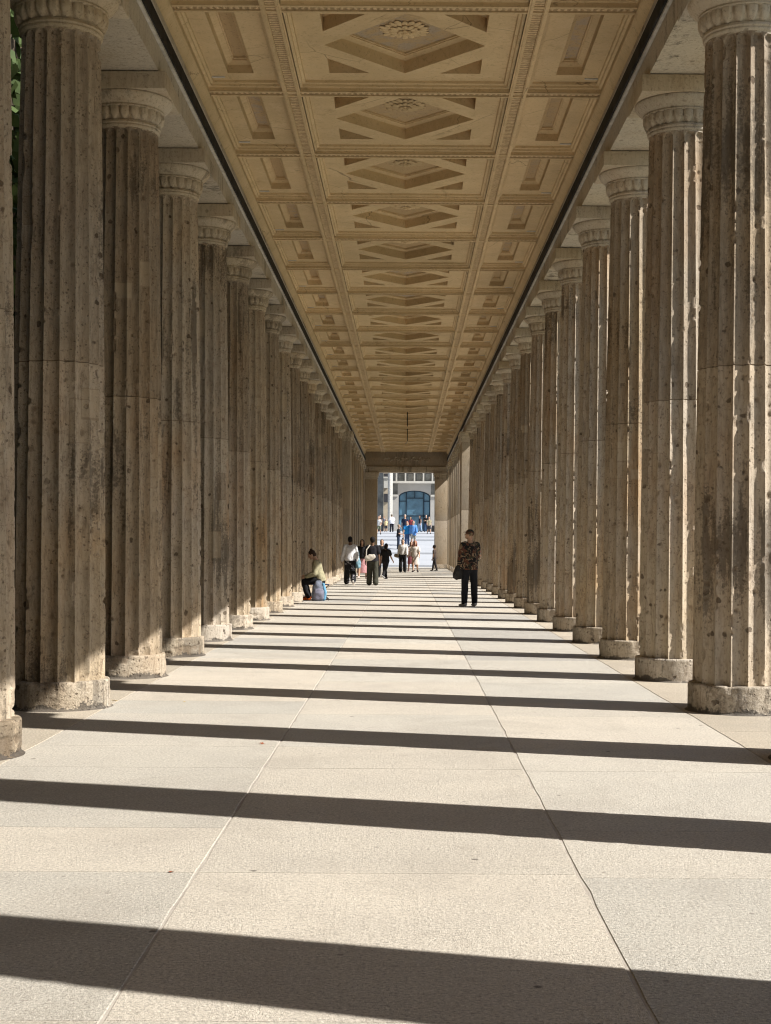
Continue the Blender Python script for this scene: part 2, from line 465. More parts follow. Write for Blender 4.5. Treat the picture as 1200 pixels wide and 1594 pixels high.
def base_mesh(seed):
    rng = np.random.default_rng(seed)
    n = 144; zs = np.concatenate([[0,.004],np.linspace(.012,.222,26),[.232,.238,.24]])
    rr = np.concatenate([[.475,.468],np.full(26,.45),[.447,.441,.43]])
    rr[2] = .455
    U, Zz = np.meshgrid(np.arange(n)/n, zs); R = np.repeat(rr[:,None], n, 1)
    v = Zz/.25
    a = vnoise(U, v, 11, 1, rng, 5); b = vnoise(U, v, 60, 6, rng, 3)
    ch = np.clip((a-.60)/.05, 0, 1)
    e = np.clip((vnoise(U, v*0, 26, 2, rng, 4)-.56)/.12,0,1)*np.clip((Zz-.17)/.07,0,1)
    R = R - ch*.011*(Zz>.01) + (b-.5)*.005 - e*.018
    Z2 = Zz - e*.008
    R = np.concatenate([R, np.full((1,n),.36)]); Z2 = np.concatenate([Z2, np.full((1,n),.24)])
    wr = np.concatenate([ch*.6+e*.4, np.zeros((1,n))])
    return lathe_mesh('base', R, Z2, wr)

def capital_mesh():
    n = 22*10
    pr = [(.334,5.72),(.336,5.735),(.345,5.742),(.352,5.752),(.352,5.762),(.345,5.768),(.352,5.774),(.359,5.784),(.357,5.796),(.350,5.802),
          (.353,5.808)]
    for i in range(15):
        s = i/14; pr.append((.356+.030*s+.014*math.sin(PI*s), 5.812+.125*s))
    pr += [(.390,5.940),(.398,5.944),(.401,5.952),(.398,5.960),(.393,5.964)]
    for i in range(14):
        s = i/13; pr.append((.395+.092*(1-(1-s)**1.7)*1.0, 5.967+.105*s))
    pr += [(.486,6.078),(.478,6.084),(.30,6.085)]
    zz = np.array([p[1] for p in pr]); rr = np.array([p[0] for p in pr])
    U, Zz = np.meshgrid(np.arange(n)/n, zz); R = np.repeat(rr[:,None], n, 1)
    u = (U*22) % 1; q = np.abs(2*u-1)
    t = (Zz-5.812)/.125; on = (t >= 0) & (t <= 1.001)
    wid = .88*np.clip(1-(np.clip(1-t,0,1))**3, 0, 1)**.5+.02
    egg = np.clip(1-(q/np.maximum(wid,.05))**5, 0, 1)**.6
    R = R + on*(egg*.034 - .024)
    rng = np.random.default_rng(5)
    R += (vnoise(U, np.clip((Zz-5.7)/.4,0,1), 40, 12, rng, 3)-.5)*.005
    return lathe_mesh('capital', R, Zz)

random.seed(11)
SH = [shaft_mesh(s, 470) for s in (1,2,3,4)]
BS = [base_mesh(s) for s in (1,2,3)]
CAP = capital_mesh()
ga = G(); ga.box(-.49,.49,-.49,.49,6.085,6.262); AB = bevelled(ga, .008, 2)
for m in SH: m.materials.append(M['stone'])
for m in BS: m.materials.append(M['base'])
CAP.materials.append(M['cap']); AB.materials.append(M['cap'])

ORD = ['first','second','third','fourth','fifth','sixth','seventh','eighth','ninth','tenth','eleventh','twelfth','thirteenth','fourteenth','fifteenth','sixteenth','seventeenth','eighteenth','nineteenth','twentieth']
def column(side, k, idx):
    x = AX*side; y = Y0+k*BAY
    word = 'left' if side < 0 else 'right'
    first = -1 if side < 0 else 0
    i = k-first
    if i < 0:
        lab = 'fluted column of the %s row outside the picture, %s before the first visible one' % (word, ORD[-i-1])
    else:
        look = {(-1,-1):'first column of the left row, cut off by the left edge',
                (-1,0):'widest whole column at left, soot-blackened flutes, second in the left row',
                (1,0):'widest column at right with chipped sunlit flutes, first in the right row',
                (1,1):'second column of the right row, sunlit edges, scarred base',
                (1,2):'third column of the right row, broken bright-edged base',
                (1,4):'fifth column of the right row, behind the fourth one'}
        lab = look.get((side,k), '%s fluted sandstone column from the near end of the %s row' % (ORD[i], word))
    c = thing('column', lab, 'column', (x,y,0), 0, 'fluted columns of the %s row' % word)
    rot = rad(20)*((k*5+(3 if side>0 else 0)) % 18) + (rad(6) if side>0 else rad(3))
    sidx = (k + (2 if side>0 else 0)) % 4
    s = link('shaft', SH[sidx], None, c); s.rotation_euler = (0,0,rot)
    b = link('base', BS[(k+(1 if side>0 else 0)) % 3], None, c); b.rotation_euler = (0,0,rot*3.3+k)
    cp = link('capital', CAP, None, c); cp.rotation_euler = (0,0,rot*.7)
    a = link('abacus', AB, None, cp); a.rotation_euler = (0,0,-rot*.7)
    return c
for side in (-1,1):
    for k in range(-10, 17): column(side, k, k)

# ------------------------------------------------------------------ entablatures
YA, YE = Y0-10.5*BAY, Y0+26.7*BAY      # extents
def entab(side):
    word = 'left' if side < 0 else 'right'
    r = thing('entablature', 'long stone beam carried by the %s row of columns' % word, 'stone beam')
    def prof(name, pts, mat):
        g = G(); n = len(pts)
        ys = np.arange(YA, YE+.01, BAY*.5)
        # block joints: tiny gaps as separate long run, profile extruded along y
        vs = []
        for y in (YA, YE): vs += [(side*px, y, pz) for px, pz in pts]
        fs = [(i, (i+1)%n, (i+1)%n+n, i+n) for i in range(n)] + [tuple(range(n)), tuple(range(2*n-1, n-1, -1))]
        g.add(vs, fs)
        o = g.build(name, mat, r, smooth=False)
        b = bmesh.new(); b.from_mesh(o.data); bmesh.ops.recalc_face_normals(b, faces=b.faces[:]); b.to_mesh(o.data); b.free()
        return o
    prof('architrave', [(2.53,6.272),(3.35,6.272),(3.35,6.85),(3.38,6.86),(3.38,6.90),(3.35,6.92),(3.35,7.45),(2.58,7.45),(2.58,7.05),(2.545,7.0),(2.545,6.90),(2.53,6.88)], M['arch'])
    prof('ledge', [(2.492,6.535),(2.528,6.535),(2.528,6.56),(2.492,6.56)], M['zinc'])
    prof('inner_moulding', [(2.475,7.03),(2.543,6.95),(2.543,7.0),(2.578,7.06),(2.578,7.16),(2.458,7.16),(2.458,7.06)], M['plaster'])
    prof('cornice', [(3.352,7.1),(3.42,7.1),(3.55,7.28),(3.58,7.28),(3.58,7.42),(3.352,7.42)], M['arch'])
    return r
entab(-1); entab(1)
# black light rail lying on the ledge
for side in (-1,1):
    word = 'left' if side < 0 else 'right'
    r = thing('light_rail', 'black cable rail running along the ledge of the %s stone beam' % word, 'rail', (side*2.50, 0, 6.56))
    g = G(); g.box(-.032,.024, YA+.2, YE-1, .003, .155); g.build('rail', M['rail'], r, smooth=False)
    g = G(); g.box(-.026,.024, YA+.2, YE-1, .157, .185); g.build('highlight_strip', M['zinc'], r, smooth=False)  # pale strip added as the highlight line along the rail
# roof
ro = thing('roof', 'flat roof slab above the coffered ceiling, resting on both stone beams', 'roof')
g = G(); g.box(-3.7,3.7,YA-.1,YE+1.5,7.46,7.75); g.build('roof_slab', M['zinc'], ro, smooth=False)

# ------------------------------------------------------------------ ceiling
ce = thing('coffered_ceiling', 'ochre coffered ceiling with a row of diamond panels, spanning both column rows', 'ceiling', (0,0,7.09))
PZ = .11
def filled(outer, holes, z):
    b = bmesh.new(); ed = []
    for lp in [outer]+holes:
        vs = [b.verts.new((x,y,z)) for x, y in lp]
        for i in range(len(vs)): ed.append(b.edges.new((vs[i], vs[(i+1)%len(vs)])))
    bmesh.ops.triangle_fill(b, use_beauty=True, use_dissolve=False, edges=ed, normal=(0,0,-1))
    b.faces.ensure_lookup_table(); b.verts.index_update()
    V = [tuple(x.co) for x in b.verts]; F = [tuple(q.index for q in fc.verts) for fc in b.faces]; b.free()
    return V, F
def inset(lp, d):
    n = len(lp); out = []
    cx = sum(p[0] for p in lp)/n; cy = sum(p[1] for p in lp)/n
    for i in range(n):
        p0, p1, p2 = Vector(lp[i-1]), Vector(lp[i]), Vector(lp[(i+1)%n])
        e1 = (p1-p0).normalized(); e2 = (p2-p1).normalized()
        n1 = Vector((-e1.y,e1.x)); n2 = Vector((-e2.y,e2.x))
        if n1.dot(Vector((cx,cy))-p1) < 0: n1 = -n1
        if n2.dot(Vector((cx,cy))-p1) < 0: n2 = -n2
        bs = (n1+n2); bs = bs/ max(.2, bs.dot(n1))
        out.append(tuple(p1+bs*d))
    return out
def rings(g, loops):
    """loops: list of (pts, z); joins successive loops"""
    o = len(g.v); n = len(loops[0][0])
    for pts, z in loops: g.v += [(x,y,z) for x, y in pts]
    for i in range(len(loops)-1):
        for j in range(n):
            a = o+i*n+j; b = o+i*n+(j+1)%n; g.f.append((a,b,b+n,a+n))
    return g
def lidmesh(pts, z):
    g = G(); g.add([(x,y,z) for x,y in pts], [tuple(range(len(pts)))]); return g
DX, DY = .935, 1.03
diamond = [(DX,0),(0,DY),(-DX,0),(0,-DY)]
tris = []
for sx in (1,-1):
    for sy in (1,-1):
        tris.append([(sx*.925,sy*1.03),(sx*.43,sy*1.03),(sx*.925,sy*.47)])
PX, PY = 1.31, 1.40
def coffer_panel():
    g = G()
    outer = [(-PX,-PY),(PX,-PY),(PX,PY),(-PX,PY)]
    i1 = inset(outer,.03); i2 = inset(outer,.036); i3 = inset(outer,.07); i4 = inset(outer,.075)
    rings(g, [(outer,.0),(outer,.035),(i1,.045),(i2,.07),(i3,.08),(i4,PZ)])
    V, F = filled(i4, [diamond]+tris, PZ); g.add(V, F)
    rings(g, [(diamond,PZ),(diamond,PZ+.15),(inset(diamond,.012),PZ+.153),(inset(diamond,.10),PZ+.165),(inset(diamond,.10),PZ+.178),(inset(diamond,.125),PZ+.175),(inset(diamond,.125),PZ+.20)])
    for t in tris: rings(g, [(t,PZ),(t,PZ+.16),(inset(t,.03),PZ+.17),(inset(t,.03),PZ+.23)])
    for t in tris: g.add([(x,y,PZ+.225) for x,y in t], [(0,1,2)])
    return g.mesh('diamond_coffer', smooth=False)
def diamond_lid():
    p = inset(diamond,.124); return lidmesh(p, PZ+.195).mesh('coffer_lid', False)
def rosette():
    g = G()
    for ring, (n, r1, zt) in enumerate(((20,.29,.0),(14,.19,-.022),(8,.09,-.04))):
        for i in range(n):
            a = 2*PI*(i+.5*ring)/n; d = Vector((math.cos(a), math.sin(a), 0)); q = Vector((-d.y,d.x,0))
            z0 = PZ+.192+zt; ln = r1*(1.0+.06*((i*7)%3-1)); w = PI*ln/n
            g.tube([d*.02+Vector((0,0,z0)), d*ln*.55+Vector((0,0,z0-.012)), d*ln*.9+Vector((0,0,z0-.013)), d*ln+Vector((0,0,z0-.008))], [(w*.3,.010),(w*.6,.010),(w*.8,.008),(w*.35,.006)], 8, side=tuple(q))
    g.ell((0,0,PZ+.135),(.045,.045,.025))
    return g.mesh('rosette', True, 50)
SX0, SX1 = 1.53, 2.455
def side_panel():
    g = G()
    outer = [(SX0,-PY),(SX1,-PY),(SX1,PY),(SX0,PY)]
    i1 = inset(outer,.03); i2 = inset(outer,.036); i3 = inset(outer,.06); i4 = inset(outer,.065)
    rings(g, [(outer,0),(outer,.035),(i1,.045),(i2,.07),(i3,.08),(i4,PZ)])
    rc = [(1.86,-1.06),(2.18,-1.06),(2.18,1.06),(1.86,1.06)]
    V, F = filled(i4, [rc], PZ); g.add(V, F)
    rings(g, [(rc,PZ),(rc,PZ+.10),(inset(rc,.008),PZ+.105),(inset(rc,.07),PZ+.135),(inset(rc,.07),PZ+.15),(inset(rc,.085),PZ+.155),(inset(rc,.085),PZ+.185)])
    return g.mesh('side_coffer', False), rc
m_pan = coffer_panel(); m_lid = diamond_lid(); m_ros = rosette(); m_sid, rc = side_panel()
m_slid = lidmesh(inset(rc,.084), PZ+.18).mesh('coffer_lid', False)
gp = G(); gp.box(2.23,2.43,1.17,1.215,PZ-.012,PZ+.006); m_vent = gp.mesh('vent_plate', False)
def flip(m):
    b = bmesh.new(); b.from_mesh(m); bmesh.ops.recalc_face_normals(b, faces=b.faces[:]); b.to_mesh(m); b.free()
m_pan.materials.append(M['plaster']); m_sid.materials.append(M['plaster']); m_lid.materials.append(M['worn_shaded']); m_slid.materials.append(M['worn_shaded']); m_ros.materials.append(M['plaster']); m_vent.materials.append(M['zinc'])
# cross band: two raised fillets and a guilloche strip
gb = G(); gb.box(-SX1,SX1,-.055,.055,.002,.06); m_cb = bevelled(gb,.012,2); m_cb.materials.append(M['band_x'])
gf = G()
for s in (-1,1): gf.box(-SX1,SX1,min(s*.06,s*.105),max(s*.06,s*.105),-.012,.05)
m_cf = gf.mesh('band_fillet', False); m_cf.materials.append(M['plaster'])
gbk = G(); gbk.box(-SX1,SX1,-.112,.112,.04,.12); m_bk = gbk.mesh('band_back', False); m_bk.materials.append(M['plaster'])
for k in range(-10, 27):
    yb = Y0+k*BAY; yc = yb+BAY/2
    b = link('cross_band', m_cb, None, ce, (0,yb,0)); link('band_fillet', m_cf, None, b); link('band_back', m_bk, None, b)
    if k == 26: break
    p = link('diamond_coffer', m_pan, None, ce, (0,yc,0))
    l = link('coffer_lid', m_lid, None, p); link('rosette', m_ros, None, p)
    for s in (1,-1):
        q = link('side_coffer', m_sid, None, ce, (0,yc,0)); q.scale = (s,1,1)
        link('coffer_lid', m_slid, None, q); link('vent_plate', m_vent, None, q)
for s in (-1,1):
    g = G(); y0, y1 = YA+.1, YE-.3
    x = s*1.42
    g.box(x-.052,x+.052,y0,y1,-.002,.10); g.build('long_band', M['band_y'], ce, smooth=False)
    g = G()
    for q in (-1,1):
        a, b = sorted((x+q*.055, x+q*.11)); g.box(a,b,y0,y1,-.018,.115)
        a, b = sorted((x+q*.065, x+q*.09)); g.box(a,b,y0,y1,-.03,-.019)
    g.build('band_fillet', M['plaster'], ce, smooth=False)

# hanging rods far along the ceiling
for i, (yy, ln, lab) in enumerate(((21.3*BAY,.72,'dark straight rod hanging from the ceiling, nearer of two'),(24.8*BAY,.62,'dark rod with a hooked end hanging from the far ceiling'))):
    r = thing('hanging_rod', lab, 'rod', (.06, yy, 7.2))
    g = G(); g.tube([(0,0,.08),(0,0,-ln)], [.02,.02], 10); g.build('rod', M['dark'], r)
    if i == 1:
        g = G(); g.tube([(0,0,-ln-.02),(-.05,0,-ln-.10),(-.12,0,-ln-.16)], [.03,.03,.02], 8); g.build('hook', M['cream'], r)
    else:
        g = G(); g.tube([(0,0,-.08),(0,0,.07)], [.05,.05], 10); g.build('ceiling_plate', M['dark'], r)

# ------------------------------------------------------------------ square piers of the far section
def pier_parts(r, w, d, h, capd=.05):
    g = G(); g.box(-w/2-.035,w/2+.035,-d/2-.035,d/2+.035,0,.26); link('base', bevelled(g,.015), M['base'], r)
    g = G(); g.box(-w/2,w/2,-d/2,d/2,.255,2.92); g.box(-w/2,w/2,-d/2,d/2,2.932,h-.42); g.box(-w/2+.01,w/2-.01,-d/2+.01,d/2-.01,2.9,2.94)
    link('shaft', bevelled(g,.012), M['pier'], r)
    g = G()
    g.box(-w/2-.02,w/2+.02,-d/2-.02,d/2+.02,h-.425,h-.36)
    g.box(-w/2-.005,w/2+.005,-d/2-.005,d/2+.005,h-.365,h-.26)
    g.box(-w/2-.05,w/2+.05,-d/2-.05,d/2+.05,h-.262,h-.14)
    g.box(-w/2-.09,w/2+.09,-d/2-.09,d/2+.09,h-.142,h)
    link('capital', bevelled(g,.015), M['cap'], r)
def pier(x, y, w, d, h, lab):
    r = thing('pier', lab, 'pier', (x,y,0), 0, 'square stone piers at the far end'); pier_parts(r, w, d, h); return r
for s in (-1,1):
    word = 'left' if s < 0 else 'right'
    pier(s*3.02, Y0+17.35*BAY, 1.28, 1.9, 6.268, 'broad square pier closing the far end of the %s column row' % word)
    for i in range(8):
        pier(s*2.93, Y0+(18.75+i)*BAY, .84, .84, 6.268, '%s square pier behind the broad pier of the %s row' % (ORD[i], word))
    pier(s*2.17, Y0+26.3*BAY, .84, .95, 5.84, '%s jamb pier of the end doorway under the carved lintel' % word)
    pier(s*3.04, Y0+26.3*BAY, .86, .80, 6.268, 'square pier pressed against the outer side of the %s doorway jamb' % word)
li = thing('lintel', 'carved stone lintel over the bright end doorway', 'lintel', (0, Y0+26.3*BAY, 5.84))
g = G(); g.box(-2.52,2.52,-.44,.44,.004,.36); link('beam', bevelled(g,.015), M['arch'], li)
g = G(); g.box(-2.52,2.52,-.36,.36,.362,1.62); link('frieze', bevelled(g,.01), M['pier'], li)
g = G(); rr = random.Random(9)
for i in range(26):
    x = -1.35+i*.108; z = .80+.09*math.sin(i*1.3)
    g.tube([(x,-.37,z),(x+.06,-.385,z+.06*(-1)**i),(x+.11,-.37,z+.02)], [.03,.045,.02], 8)
g.build('carving', M['arch'], li)

# ------------------------------------------------------------------ end plaza and steps
def px(x, y, z):     # helper: reference pixel offset to metres at depth z
    return ((x-633)*z/2350+.058, EYE-(y-849)*z/2350)
prof = [(97.0,-.25),(97.0,0),(98.0,0)]
yy, zz = 98.0, 0.0
prof += [(98.01,.13),(103,.80),(103.01,.92),(109,1.72),(109.01,1.84),(128,2.08),(128.01,2.18),(150,2.55),(150.01,2.64),(171,3.0),(240,3.15),(240,-.25)]
g = G(); n = len(prof)
g.add([(-45,a,b) for a,b in prof]+[(45,a,b) for a,b in prof], [(i,i+n,i+1+n,i+1) for i in range(n-1)]+[tuple(range(n-1,-1,-1)),tuple(range(n,2*n))])
def plaza_mat():
    t = NT('plaza_paving'); v = t.n('ShaderNodeTexCoord').outputs['Object']
    br = t.n('ShaderNodeTexBrick'); t.l(v, br.inputs['Vector']); br.inputs['Scale'].default_value = .55
    br.inputs['Mortar Size'].default_value = .006; br.inputs['Color1'].default_value = (.44,.46,.49,1); br.inputs['Color2'].default_value = (.40,.42,.45,1); br.inputs['Mortar'].default_value = (.38,.39,.41,1)
    c = t.mix(t.map(t.noise(v, .8, 5), .4, .7, 0, .3), br.outputs[0], (.47,.48,.50))
    return t.done(c, .85, t.bump(t.noise(v, 30, 4), .2, .01))
tag(g.build('steps', plaza_mat(), smooth=False), kind='structure')

# ------------------------------------------------------------------ far buildings
def facade():
    D = 188.0
    r = thing('pale_building', 'pale stone building with a large blue arched window beyond the steps', 'building', (0,D,3.0))
    def P(x, y):
        X, Z = px(x, y, D); return X, Z-3.0
    x0, _ = P(601,0); x1, _ = P(760,0)
    ax0, zb = P(620,829); ax1, zs = P(669.5,773.5); _, zt = P(645,763.5)
    cx = (ax0+ax1)/2; hw = (ax1-ax0)/2
    arch = [(ax0,zb-1),(ax1,zb-1),(ax1,zs)] + [(cx+hw*math.cos(PI*i/18), zs+(zt-zs)*math.sin(PI*i/18)) for i in range(1,18)] + [(ax0,zs)]
    _, zc = P(0,752.5); _, z2 = P(0,700)
    outer = [(x0,-1),(x1,-1),(x1,zc),(x0,zc)]
    V, F = filled(outer, [arch], 0)
    g = G(); g.add([(a,0,c) for a,c,_ in V], F)
    o = len(g.v); n = len(arch)
    g.add([(a,0,c) for a,c in arch]+[(a,.8,c) for a,c in arch], [(i,(i+1)%n,(i+1)%n+n,i+n) for i in range(n)])
    g.box(x0,x1,.81,12,-1,zc)
    g.build('wall', M['facade'], r, smooth=False)
    w = G(); w.add([(a,.55,c) for a,c in arch], [tuple(range(n))]); wo = w.build('window', M['glass'], r, smooth=False)
    f = G()
    def bar(xa, ya, xb, yb, t):
        a, c = P(xa,ya); b, d = P(xb,yb)
        if abs(a-b) < abs(c-d): f.box(a-t,a+t,.40,.53,min(c,d),max(c,d))
        else: f.box(min(a,b),max(a,b),.40,.53,c-t,c+t)
    bar(632,829,632,765,.075); bar(659,829,659,765,.075); bar(632.5,775.3,658.5,775.3,.05); bar(645,775,645,764,.05)
    bar(620,780,632,780,.06); bar(659,780,669.5,780,.06); bar(620,803,669.5,803,.09)
    for i in range(2, n):
        a = arch[i]; b = arch[(i+1)%n]; f.tube([(a[0],.5,a[1]),(b[0],.5,b[1])], [.13,.13], 6)
    f.tube([(ax1,.5,zb-1),(ax1,.5,zs)],[.13,.13],6)
    f.build('window_frame', M['frame'], wo, smooth=False)
    _, c1 = P(0,755); g = G(); g.box(x0-.1,x1,-.5,12,zc+.002,zc+.28); g.build('cornice', M['white'], r, smooth=False)
    # pier strips with capitals flanking the arch
    g = G()
    for xa, xb in ((611,618.5),(670.5,678)):
        a, z = P(xa,755); b, zz = P(xb,771); g = G(); g.box(a,b,-.05,-.003,zz,zc-.02); g.build('side_panel', M['facade2'], r, smooth=False)
    for xa, xb in ((610,619),(670,760)):
        a, z = P(xa,770); b, zz = P(xb,773); g = G(); g.box(a,b,-.14,-.003,zz,z); g.build('string_course', M['white'], r, smooth=False)
    # upper storey
    zu = zc+.29; g = G(); g.box(x0,x1,.62,12,zu,zu+6); g.build('upper_wall', M['facade'], r, smooth=False)
    for i in range(8):
        xa = 619.5+i*14; a, z = P(xa,750); b, _ = P(xa+9,0)
        g = G(); g.box(a,b,.30,.615,zu+.95,zu+4); wn = g.build('window', M['dglass'], r, smooth=False)
        g = G(); g.box(a,b,.22,.40,zu+.02,zu+.94); g.build('parapet', M['facade2'], wn, smooth=False)
    for i in range(9):
        xa = 616.5+i*14; a, z = P(xa-1.2,0); b, _ = P(xa+1.2,0)
        g = G(); g.box(a,b,-.2,.25,zu+.01,zu+6); g.build('pilaster', M['white'], r, smooth=False)
    g = G(); g.box(x0-.2,x1,-.6,12.2,zu+6.01,zu+7.2); g.build('roof', M['zinc'], r, smooth=False)
facade()
def tower():
    D = 178.0
    r = thing('grey_building', 'speckled grey stone building with dark openings left of the arched window', 'building', (0,D,3.0))
    def P(x, y):
        X, Z = px(x, y, D); return X, Z-3.0
    a, _ = P(540,0); b, _ = P(596,0)
    g = G(); g.box(a,b,0,8,-1,22); g.build('wall', M['facade2'], r, smooth=False)
    c, _ = P(603,0); g = G(); g.box(b+.01,c,2,8,-1,22); g.build('recess_wall', M['cream'], r, smooth=False)
    for ya, yb in ((736,741.5),(768,781)):
        p, z1 = P(597,ya); q, z0 = P(603.5,yb); g = G(); g.box(p,q,1.86,1.985,z0,z1); g.build('window', M['dglass'], r, smooth=False)
    p, z1 = P(596.5,744); q, z0 = P(603,759); g = G(); g.box(p,q,1.5,1.98,z0,z1); g.box(p-.1,q+.2,1.4,1.97,z1+.01,z1+.2); g.build('balcony', M['white'], r, smooth=False)
    p, _ = P(604,0); q, _ = P(607.2,0); g = G(); g.tube([(p+.15,-.3,-1),(p+.15,-.3,22)],[.22,.22],16); g.build('drainpipe', M['zinc'], r)
    p, _ = P(608.5,0); g = G(); g.tube([(p+.02,-.1,-1),(p+.02,-.1,22)],[.14,.14],16); g.build('column', M['white'], r)
tower()
# long pale building beside the court on the sunny side, seen through slits between columns
r = thing('court_building', 'long pale building across the sunny court behind the right columns', 'building', (34,30,-.25))
g = G(); g.box(0,12,-50,70,0,9); g.build('wall', M['cream'], r, smooth=False)
g = G(); g.box(-.4,12.4,-50.4,70.4,9.01,9.8); g.build('roof', M['zinc'], r, smooth=False)
gw = G(); gw.box(-.03,.03,-.8,.8,1.2,4.2); mw = gw.mesh('window', False); mw.materials.append(M['dglass'])
gw = G(); gw.box(-.12,-.035,-.95,.95,1.02,1.18); ms = gw.mesh('sill', False); ms.materials.append(M['white'])
for i in range(22):
    w = link('window', mw, None, r, (0,-46+i*5.2,0)); link('sill', ms, None, w)

# ------------------------------------------------------------------ trees
def tree_meshes(seed):
    rr = random.Random(seed); t = G(); tips = []
    t.tube([(0,0,-.3),(.1,0,1.5),(.05,.1,3.2),(0,.1,6)], [.28,.2,.16,.07], 10)
    for i in range(9):
        a = rr.uniform(0,2*PI); h = rr.uniform(2.4,5.5); L = rr.uniform(1.6,3.0)
        e = Vector((math.cos(a)*L, math.sin(a)*L, h+rr.uniform(.6,2)))
        t.tube([(0.05,.05,h),tuple(Vector((0,0,h)).lerp(e,.5)+Vector((0,0,.2))),tuple(e)], [.09,.06,.02], 6)
        tips += [e, Vector((0,0,h)).lerp(e,.65)]
    tips += [Vector((0,0,6.8)), Vector((.4,.3,6))]
    c = G()
    for e in tips:
        R = rr.uniform(.8,1.5)
        for j in range(330):
            d = Vector((rr.gauss(0,1),rr.gauss(0,1),rr.gauss(0,.8))); d = d.normalized()*R*rr.random()**.45
            p = e+d; q = Vector((rr.gauss(0,1),rr.gauss(0,1),rr.gauss(0,1))).normalized(); s = q.orthogonal().normalized()*rr.uniform(.035,.07); u = q.cross(s)*rr.uniform(.9,1.6)
            o = len(c.v); c.v += [tuple(p-s),tuple(p+u),tuple(p+s),tuple(p-u)]; c.f.append((o,o+1,o+2,o+3))
    return t.mesh('trunk'), c.mesh('crown', False)
TM = [tree_meshes(s) for s in (1,2)]
for a, b in TM: a.materials.append(M['bark']); b.materials.append(M['leaf'])
for i in range(20):
    t = thing('tree', 'leafy green tree beyond the left column row', 'tree', (-11.8-(i%3)*1.3, -2+i*4.6, -.25), i*1.7, 'trees beyond the left columns')
    a, b = TM[i%2]; link('trunk', a, None, t); link('crown', b, None, t)
    t.scale = (1.7,1.7,2.1+.15*(i%3))
h = G(); rr = random.Random(21)
for j in range(110000):
    p = Vector((-5.5+rr.choice((-1,1))*rr.uniform(.35,.8), rr.uniform(-19,92), 0)); p.z = rr.uniform(-.1,8.4+.4*math.sin(p.y*1.7))
    q = Vector((rr.gauss(0,1),rr.gauss(0,1),rr.gauss(0,1))).normalized(); s = q.orthogonal().normalized()*.085; u = q.cross(s)*1.4
    o = len(h.v); h.v += [tuple(p-s),tuple(p+u),tuple(p+s),tuple(p-u)]; h.f.append((o,o+1,o+2,o+3))
hd = thing('hedge', 'tall green screen added behind the left columns to block light', 'hedge')  # added greenery, made tall to keep sky light off the left columns
g = G(); g.box(-5.9,-5.1,-19,92,-.24,8.0); g.build('opaque_core', M['bark'], hd, smooth=False)  # solid box added inside so no light comes through
h.build('foliage', M['leaf'], hd, smooth=False)

# ------------------------------------------------------------------ people
def remesh(g, voxel, smooth=3, wob=0, seed=0):
    m = bpy.data.meshes.new('tmp'); m.from_pydata(g.v, [], g.f); m.update()
    o = bpy.data.objects.new('tmp', m); COL.objects.link(o)
    a = o.modifiers.new('r','REMESH'); a.mode = 'VOXEL'; a.voxel_size = voxel; a.use_smooth_shade = True
    b = o.modifiers.new('s','SMOOTH'); b.iterations = smooth; b.factor = .5
    dg = bpy.context.evaluated_depsgraph_get(); dg.update()
    me = bpy.data.meshes.new_from_object(o.evaluated_get(dg)); bpy.data.objects.remove(o); bpy.data.meshes.remove(m)
    if wob:
        n = len(me.vertices); co = np.empty(n*3); me.vertices.foreach_get('co', co); co = co.reshape(-1,3)
        nr = np.empty(n*3); me.vertices.foreach_get('normal', nr); nr = nr.reshape(-1,3)
        x, y, z = co.T; s = seed*1.7
        w = np.sin(x*38+y*20+z*9+s+2*np.sin(z*6+s))*.8+np.sin(z*34+x*12-y*15+s+1.5*np.sin(x*11+s))*.9*np.sin(z*5+s)
        co += nr*(w*wob)[:,None]; me.vertices.foreach_set('co', co.ravel()); me.update()
    me.polygons.foreach_set('use_smooth', [True]*len(me.polygons))
    return me

